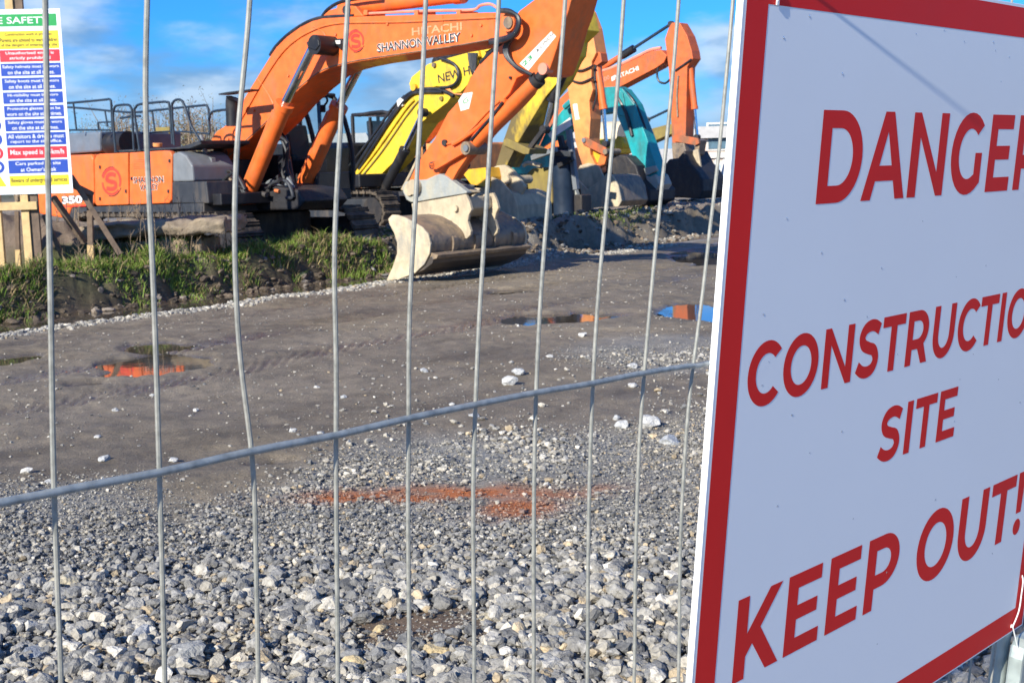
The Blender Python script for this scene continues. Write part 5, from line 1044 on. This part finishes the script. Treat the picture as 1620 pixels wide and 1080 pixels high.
s5 = m5.plate('stick', [(1052, 62), (1058, 44), (1063, 36), (1075, 36), (1087, 57), (1094, 80), (1096, 93), (1087, 106), (1086, 150), (1085, 200), (1084, 232), (1078, 245), (1066, 244), (1063, 225), (1062, 175), (1058, 110)], -.24, .24, 'red_orange', .012)
m5.tube('hose', [(1068, 112), (1080, 104), (1094, 94)], -.27, .035, 'hose', s5); m5.tube('hose', [(1050, 84), (1040, 112), (1042, 128), (1052, 132), (1060, 126)], -.2, .035, 'hose', s5)
m5.tube('hose', [(1073, 120), (1071, 150), (1072, 185)], -.27, .03, 'brown_steel', s5)
m5.ram('bucket_cylinder', (1091, 97), (1099, 173), (1103, 217), 0, .10, 'red_orange')
m5.plate('link_arm', [(1066, 216), (1072, 213), (1104, 219), (1106, 227), (1100, 230), (1067, 224)], -.3, -.2, 'red_orange', .01); m5.plate('link_arm', [(1100, 220), (1108, 222), (1104, 245), (1097, 248)], -.2, .2, 'brown_steel', .02)
k5 = m5.plate('bucket', [(1050, 262), (1058, 252), (1072, 250), (1082, 238), (1092, 258), (1104, 272), (1111, 284), (1112, 302), (1107, 315), (1080, 313), (1052, 312), (1046, 290)], -.7, .7, 'dark_steel', .05)
m5.plate('quick_hitch', [(1062, 226), (1082, 226), (1086, 242), (1078, 252), (1064, 252)], -.3, .3, 'brown_steel', .03)
m5.plate('bucket_ear', [(1096, 238), (1104, 236), (1108, 262), (1112, 284), (1104, 280), (1096, 262)], -.3, -.2, 'beige_steel', .02)
m5.tracks(-7.4, -3.8, 1.0, .5, .8); MB().box((-8.0, -1.2, .95), (-3.9, 1.2, 1.8)).obj('house', M['red_orange'], m5.e, bevel=.08)

# ---- olive machine far behind
m6 = Machine('excavator', 1050, 210, 46, -40, .57, label='muddy olive excavator with low boom, partly hidden behind the red-orange one', category='excavator', group='parked excavators')
m6.plate('boom', [(985, 226), (1014, 212), (1033, 203), (1056, 197), (1075, 196), (1074, 208), (1052, 216), (1022, 229), (990, 240)], -.25, .25, 'olive', .02)
m6.ram('arm_cylinder', (1000, 202), (1026, 189), (1062, 172), 0, .09, 'beige_steel', 'rail')
m6.plate('stick', [(1060, 168), (1072, 168), (1080, 200), (1080, 250), (1070, 268), (1064, 250), (1062, 205)], -.2, .2, 'olive', .02)
m6.tracks(-5.4, -2.4, .9, .45, .75); MB().box((-6.0, -1.1, .9), (-2.4, 1.1, 1.7)).obj('house', M['olive'], m6.e, bevel=.08)

# ---- loose things on the yard between the machines
def at_yard(px, py, Y, name, ang=-40, **kw):
    mc = Machine(name, px, py, Y, ang, 0, **kw); mc.o[2] = hz(mc.o[0], mc.o[1])-.02; mc.e.location.z = mc.o[2]; return mc
q = at_yard(852, 300, 30.5, 'tank', label='olive brown steel tank standing behind the beige bucket teeth', category='tank')
zt = q.pl(850, 268)[1]
q.plate('body', [(832, 275), (842, 266), (872, 264), (874, 322), (838, 330)], -.25, .5, 'olive', .04)
MB().box((q.pl(836, 300)[0], -.2, .0), (q.pl(870, 300)[0], .45, .32)).obj('foot', M['dark_steel'], q.e, bevel=.02)
q.tube('pipe', [(828, 262), (836, 258), (856, 262)], -.3, .05, 'cheek')
q = at_yard(888, 300, 30, 'storage_drum', label='tall dark blue drum beside the olive tank', category='drum')
a = q.pl(877, 236); b = q.pl(905, 236); c = (a[0]+b[0])/2; r_ = abs(b[0]-a[0])/2
MB().tube([(c, 0, 0), (c, 0, .06), (c, 0, .62), (c, 0, .66), (c, 0, a[1]*.98), (c, 0, a[1])], [r_, r_, r_, r_*1.04, r_, r_*.9], 28).obj('body', M['cloth_blue'], q.e, smooth=True)
MB().tube([(c, 0, a[1]), (c, 0, a[1]+.05)], r_*1.03, 28).obj('lid', M['black'], q.e, smooth=True)
q = at_yard(905, 290, 29.6, 'scrap_beam', label='heap of grey steel beams and brackets behind the light orange bucket', category='scrap metal')
for k, (a, b) in enumerate((((842, 250), (880, 236)), ((858, 240), (905, 244)), ((884, 262), (906, 250)), ((900, 205), (912, 300)), ((893, 250), (915, 318)), ((886, 215), (897, 262)), ((903, 222), (888, 250)))):
    A = q.P(a, .2*k-.5); B = q.P(b, .2*k-.5); MB().bar(A, B, .12, .12).obj('beam', M[['midgrey', 'grey', 'dark_steel', 'midgrey', 'grey_clay', 'dark_steel', 'brown_steel'][k]], q.e, bevel=.01)
MB().box((q.pl(884, 320)[0], .2, 0), (q.pl(912, 320)[0], .6, .5)).obj('crate', M['dark_steel'], q.e, bevel=.03)
q = at_yard(955, 230, 52, 'storage_tank', label='cream rounded tank beyond the light orange stick', category='tank')
a = q.pl(938, 205); b = q.pl(985, 205); q.tube('body', [(932, 218), (990, 216)], 0, .62, 'cream', n=24, sm_=0)
for px in (940, 980): MB().box((q.pl(px, 240)[0]-.2, -.4, 0), (q.pl(px, 240)[0]+.2, .4, q.pl(px, 222)[1])).obj('stand', M['grey'], q.e)
q = at_yard(945, 232, 46, 'small_dumper', label='yellow rounded machine hood beyond the light orange stick', category='dumper')
q.plate('hood', [(934, 226), (940, 220), (962, 220), (972, 228), (974, 244), (936, 246)], -.6, .6, 'yellow', .15)
MB().box((q.pl(936, 250)[0], -.5, .1), (q.pl(974, 250)[0], .5, q.pl(950, 244)[1])).obj('chassis', M['black'], q.e, bevel=.04)

# ------------------------------------------------------------------ site safety board on timber frame
sp = far(55, 410, 17.6); sb_a = R(4)
sg = Machine('site_safety_sign', 55, 410, 17.6, 4, hz(sp[0], sp[1])-.03, label='tall white site safety board with green, yellow, red and blue panels on a timber frame', category='sign')
def rect(p0, p1, y0, y1): return [(p0[0], p0[1]), (p1[0], p0[1]), (p1[0], p1[1]), (p0[0], p1[1])]
TR = sg.pl(98, 14, -.05); BR = sg.pl(113, 305, -.05); s1_ = (TR[0]+BR[0])/2; s0_ = s1_-1.20; zt, zb = TR[1], BR[1]
MB().box((s0_, -.062, zb), (s1_, -.05, zt)).obj('board', M['board'], sg.e)
def sq(px, py): a = sg.pl(px, py, -.062); return a
Hs = zt-zb
def band(y0, y1, col, lines, tcol, lx=0.30, rx=.965, pad=.16, cl=True):
    f0 = (y0-14.5)/290.5; f1 = (y1-14.5)/290.5; z1 = zt-f0*Hs; z0 = zt-f1*Hs; a = s0_+(s1_-s0_)*lx; b = s0_+(s1_-s0_)*rx
    bd = MB().add([(a, -.0638, z0), (b, -.0638, z0), (b, -.0638, z1), (a, -.0638, z1)], [(0, 1, 2, 3)]).obj('panel', M[col], sg.e)
    n_ = len(lines); hh = (z1-z0)/(n_+.35)
    for i, (t_, wf) in enumerate(lines):
        zc = z1-hh*(.18+i)-hh*.5; ch = hh*.37; w_ = (b-a)*wf; c_ = (a+b)/2
        put_text(t_, (c_-w_/2, -.0638, zc-ch), (c_+w_/2, -.0638, zc-ch), (c_-w_/2, -.0638, zc+ch), (0, -1, 0), M[tcol], bd, 'lettering', .012, .0018)
band(22, 41, 'sg_green', [('SITE SAFETY', .82)], 'white', .03, .955)
band(48, 76, 'sg_yellow', [('Construction work in progress', .78), ('Parents are advised to warn children', .95), ('of the dangers of entering this site', .93)], 'ink')
band(77.5, 96, 'sg_red', [('Unauthorised entry is', .8), ('strictly prohibited', .68)], 'white')
band(98.5, 118, 'sg_blue', [('Safety helmets must be worn', .94), ('on the site at all times.', .78)], 'white')
band(121, 140.5, 'sg_blue', [('Safety boots must be worn', .9), ('on the site at all times.', .78)], 'white')
band(143.5, 161.5, 'sg_blue', [('Hi-visibility must be worn', .84), ('on the site at all times.', .78)], 'white')
band(164.5, 183, 'sg_blue', [('Protective glasses must be', .88), ('worn on the site at all times.', .92)], 'white')
band(186, 205, 'sg_blue', [('Safety gloves must be worn', .9), ('on the site at all times.', .78)], 'white')
band(207.5, 227.5, 'sg_blue', [('All visitors & drivers must', .94), ('report to the site office.', .86)], 'white')
band(230, 248.5, 'sg_red', [('Max speed is 15km/h', .9)], 'white')
band(251, 272, 'sg_blue', [('Cars parked on site', .76), ("at Owner's Risk", .60)], 'white')
band(275.5, 292, 'sg_yellow', [('Beware of underground services', .94)], 'ink')
for yy, c in ((86, 'sg_red'), (108, 'sg_blue'), (130, 'sg_blue'), (152, 'sg_blue'), (173, 'sg_blue'), (195, 'sg_blue'), (217, 'sg_blue'), (239, 'sg_red'), (261, 'sg_blue')):
    z_ = zt-(yy-14.5)/290.5*Hs; x_ = s0_+(s1_-s0_)*.185; o_ = MB().add([(x_+.085*math.cos(t), -.0638, z_+.085*math.sin(t)) for t in np.linspace(0, 2*math.pi, 20, endpoint=False)], [tuple(range(20))]).obj('symbol', M[c], sg.e)
    MB().add([(x_+.045*math.cos(t), -.0652, z_+.045*math.sin(t)) for t in np.linspace(0, 2*math.pi, 12, endpoint=False)], [tuple(range(12))]).obj('pictogram', M['white'], o_)
z_ = zt-(284-14.5)/290.5*Hs; x_ = s0_+(s1_-s0_)*.19; MB().add([(x_-.09, -.0638, z_-.07), (x_+.09, -.0638, z_-.07), (x_, -.0638, z_+.09)], [(0, 1, 2)]).obj('symbol', M['sg_yellow'], sg.e)
pc = sg.pl(45, 380, 0)[0]
MB().box((pc-.055, -.049, -.15), (pc+.05, .03, zt+.35)).obj('post', M['timber'], sg.e, bevel=.004)
MB().box((s0_+.1, -.049, -.15), (s0_+.2, .03, zt+.35)).obj('post', M['timber'], sg.e, bevel=.004)
MB().box((pc+.051, -.02, -.1), (pc+.17, .04, zt+.35)).obj('post', M['old_timber'], sg.e, bevel=.004)
zr = sg.pl(30, 326, -.1)[1]; rr_ = sg.pl(58, 326, -.1)[0]; MB().box((s0_-.1, -.098, zr-.055), (rr_, -.0495, zr+.055)).obj('cross_rail', M['timber'], sg.e, bevel=.004)
def strut(a, b, y0, y1, w_=.075, m_='old_timber', tip=False):
    A = sg.P(a, y0); B = sg.P(b, y1); o_ = MB().bar(A, B, w_, w_).obj('strut', M[m_], sg.e, bevel=.004)
    if tip: MB().bar(np.array(A)*.2+np.array(B)*.8, np.array(B)+(0, 0, -.1), w_*1.12, w_*1.12).obj('pointed_end', M['timber'], o_)
strut((112, 278), (190, 402), .1, .25); strut((84, 312), (134, 384), .1, .5); strut((142, 305), (144, 408), .35, .35, tip=True); strut((27, 334), (29, 410), .5, .5, .06, tip=True); strut((70, 340), (98, 404), .1, .3, .06); strut((110, 290), (146, 308), .1, .35)

# ------------------------------------------------------------------ buildings and scrub beyond the yard
def building(px0, px1, ytop, Y, name, lab, cat, wallm, roofm, depth=8, yaw=0, roofh=1.2, rows=None):
    a = far(px0, ytop, Y); b = far(px1, ytop, Y); w_ = b[0]-a[0]; e = empty(name, ((a[0]+b[0])/2, Y, .4), R(yaw), label=lab, category=cat); H_ = (a[2]+b[2])/2-.4
    MB().box((-w_/2, 0, -.2), (w_/2, depth, H_-roofh)).obj('wall', M[wallm], e)
    MB().prism([(-w_/2-.3, H_-roofh+.002), (w_/2+.3, H_-roofh+.002), (w_/2+.3, H_-roofh+.15), (w_/2-.2, H_), (-w_/2+.2, H_), (-w_/2-.3, H_-roofh+.15)], -.3, depth+.3).obj('roof', M[roofm], e)
    for (fx, z0, ww, hh, mm) in (rows or []):
        fr_ = MB().box((-w_/2+fx*w_-ww/2-.07, -.05, z0-.07), (-w_/2+fx*w_+ww/2+.07, -.002, z0+hh+.07)).obj('window', M['white_metal'], e)
        MB().box((-w_/2+fx*w_-ww/2, -.07, z0), (-w_/2+fx*w_+ww/2, -.051, z0+hh)).obj('pane', M[mm], fr_)
    return e, w_, H_
e, w_, H_ = building(1096, 1240, 199, 50, 'site_office', 'pale two-storey building with windows behind the red-orange excavator bucket', 'building', 'pink_cream', 'roofing', 7, -6, .45,
    [(.30, 1.9, .9, .95, 'window'), (.52, 1.9, .9, .95, 'window'), (.74, 1.9, .9, .95, 'window'), (.30, .3, .8, 1.0, 'pale_blue'), (.52, .3, .8, 1.0, 'pale_blue'), (.74, .3, .8, 1.0, 'pale_blue')])
MB().box((-w_/2-.05, -.12, 1.55), (w_/2, -.003, 1.72)).obj('floor_band', M['white_metal'], e); MB().box((-w_/2-.05, -.14, .1), (w_/2, -.003, .2)).obj('floor_band', M['white_metal'], e)
for k in range(3): MB().bar((-w_/2+.2+.3*k, -.2, 0), (-w_/2+.6+.3*k, -.2, 1.5), .06, .06).obj('brace', M['white_metal'], e)
building(985, 1100, 236, 62, 'long_shed', 'low long cream shed beyond the turquoise and red-orange excavators', 'building', 'cream', 'roofing', 10, 4, .7, [(.3, 1.0, 1.2, .7, 'window'), (.6, 1.0, 1.2, .7, 'window')])
e, w2_, H2_ = building(905, 990, 206, 66, 'white_shed', 'plain white shed beyond the light orange stick', 'building', 'white_metal', 'roofing', 8, 0, .4)
e, w2_, H2_ = building(462, 585, 212, 70, 'farm_shed', 'cream shed with pale roof seen between the orange and yellow booms', 'building', 'cream', 'roofing', 10, 3, 1.3, [(.3, .8, 1.4, 1.0, 'window'), (.85, .8, 1.2, 1.0, 'window')])
# a yellow loader seen through the front cab
q = at_yard(510, 285, 36, 'wheel_loader', -10, label='small yellow machine seen low through the cab of the large orange excavator', category='loader')
q.plate('hood', [(486, 276), (516, 275), (520, 282), (520, 297), (486, 298)], -.6, .6, 'yellow', .05); q.plate('grille', [(488, 262), (512, 262), (512, 274.5), (488, 275)], -.5, .5, 'black', .04)
for px in (480, 528): q.pin((px, 304), -.75, -.35, .42, 'black', None, 'wheel'); q.pin((px, 304), .35, .75, .42, 'black', None, 'wheel')
def scrub(px, ytop, Y, wid, lab, cols, n_=2600, sd=1, dens=1.):
    g = np.random.default_rng(sd); b = far(px, ytop, Y); H_ = b[2]-.4; e = empty('scrub_tree', (b[0], Y, .4), label=lab, category='tree', group='bare scrubby trees beyond the machines')
    tk = MB(); tips = []
    for k in range(34):
        a = g.uniform(0, 6.28); r_ = wid*g.uniform(.1, .5); x0, y0 = g.normal(0, wid*.12), g.normal(0, .4); h_ = H_*g.uniform(.6, 1.)
        q_ = [(x0, y0, -.2), (x0+r_*.4*math.cos(a), y0+r_*.4*math.sin(a), h_*.45), (x0+r_*math.cos(a), y0+r_*math.sin(a), h_)]; c_ = catmull(q_, 4)
        tk.tube(c_, np.linspace(.07, .012, len(c_)), 5, False); tips += c_[3:]
        for j in range(6):
            p = c_[g.integers(3, len(c_))]; d = g.normal(size=3)*(.5, .4, .35)+(0, 0, .45); tk.tube([p, p+d], [.018, .006], 4, False); tips.append(p+d)
    tk.obj('trunk', M['stalk'], e)
    T = np.array(tips); P = T[g.integers(0, len(T), n_)]+g.normal(0, .26, (n_, 3)); P = P[P[:, 2] > .3]; m_ = len(P)
    u = g.normal(size=(m_, 3)); u /= np.linalg.norm(u, axis=1)[:, None]; v = g.normal(size=(m_, 3)); v -= (u*v).sum(1)[:, None]*u; v /= np.linalg.norm(v, axis=1)[:, None]; s_ = g.uniform(.03, .085, (m_, 1))
    V = np.stack([P-u*s_, P+v*s_*.6, P+u*s_], 1).reshape(-1, 3); c = np.array(cols)[g.integers(0, len(cols), m_)]*g.uniform(.6, 1.3, (m_, 1))
    raw_mesh('crown', V, np.arange(m_*3).reshape(-1, 3), M['leaf'], e, col=np.concatenate([np.repeat(c, 3, 0), np.ones((m_*3, 1))], 1))
br = [(.20, .14, .09), (.14, .11, .07), (.10, .10, .04)]; gr = [(.16, .16, .03), (.10, .12, .03), (.20, .17, .06)]
for k, (px, yt, Y, wd, c) in enumerate([(40, 185, 62, 3.2, br), (198, 178, 60, 2.4, br), (250, 190, 64, 3.2, gr), (300, 176, 58, 2.8, br), (330, 182, 62, 2.6, gr), (280, 205, 57, 2.5, gr), (130, 205, 66, 3.5, gr), (545, 238, 80, 3.5, br), (-60, 190, 62, 4, br)]):
    scrub(px, yt, Y, wd, ['bare brown scrubby tree behind the site safety board', 'bare brown scrubby tree behind the middle handrail loops of the orange excavator', 'olive green scrubby tree behind the marker plate on the handrails',
        'tall bare brown scrubby tree beside the exhaust of the orange excavator', 'olive green scrubby tree right behind the boom foot of the orange excavator', 'low olive green bush behind the slanting handrail',
        'wide olive green bush behind the air cleaner of the orange excavator', 'low brown bush beside the cream farm shed', 'bare brown scrubby tree at the far edge behind the site safety board'][k], c, 2200, k)
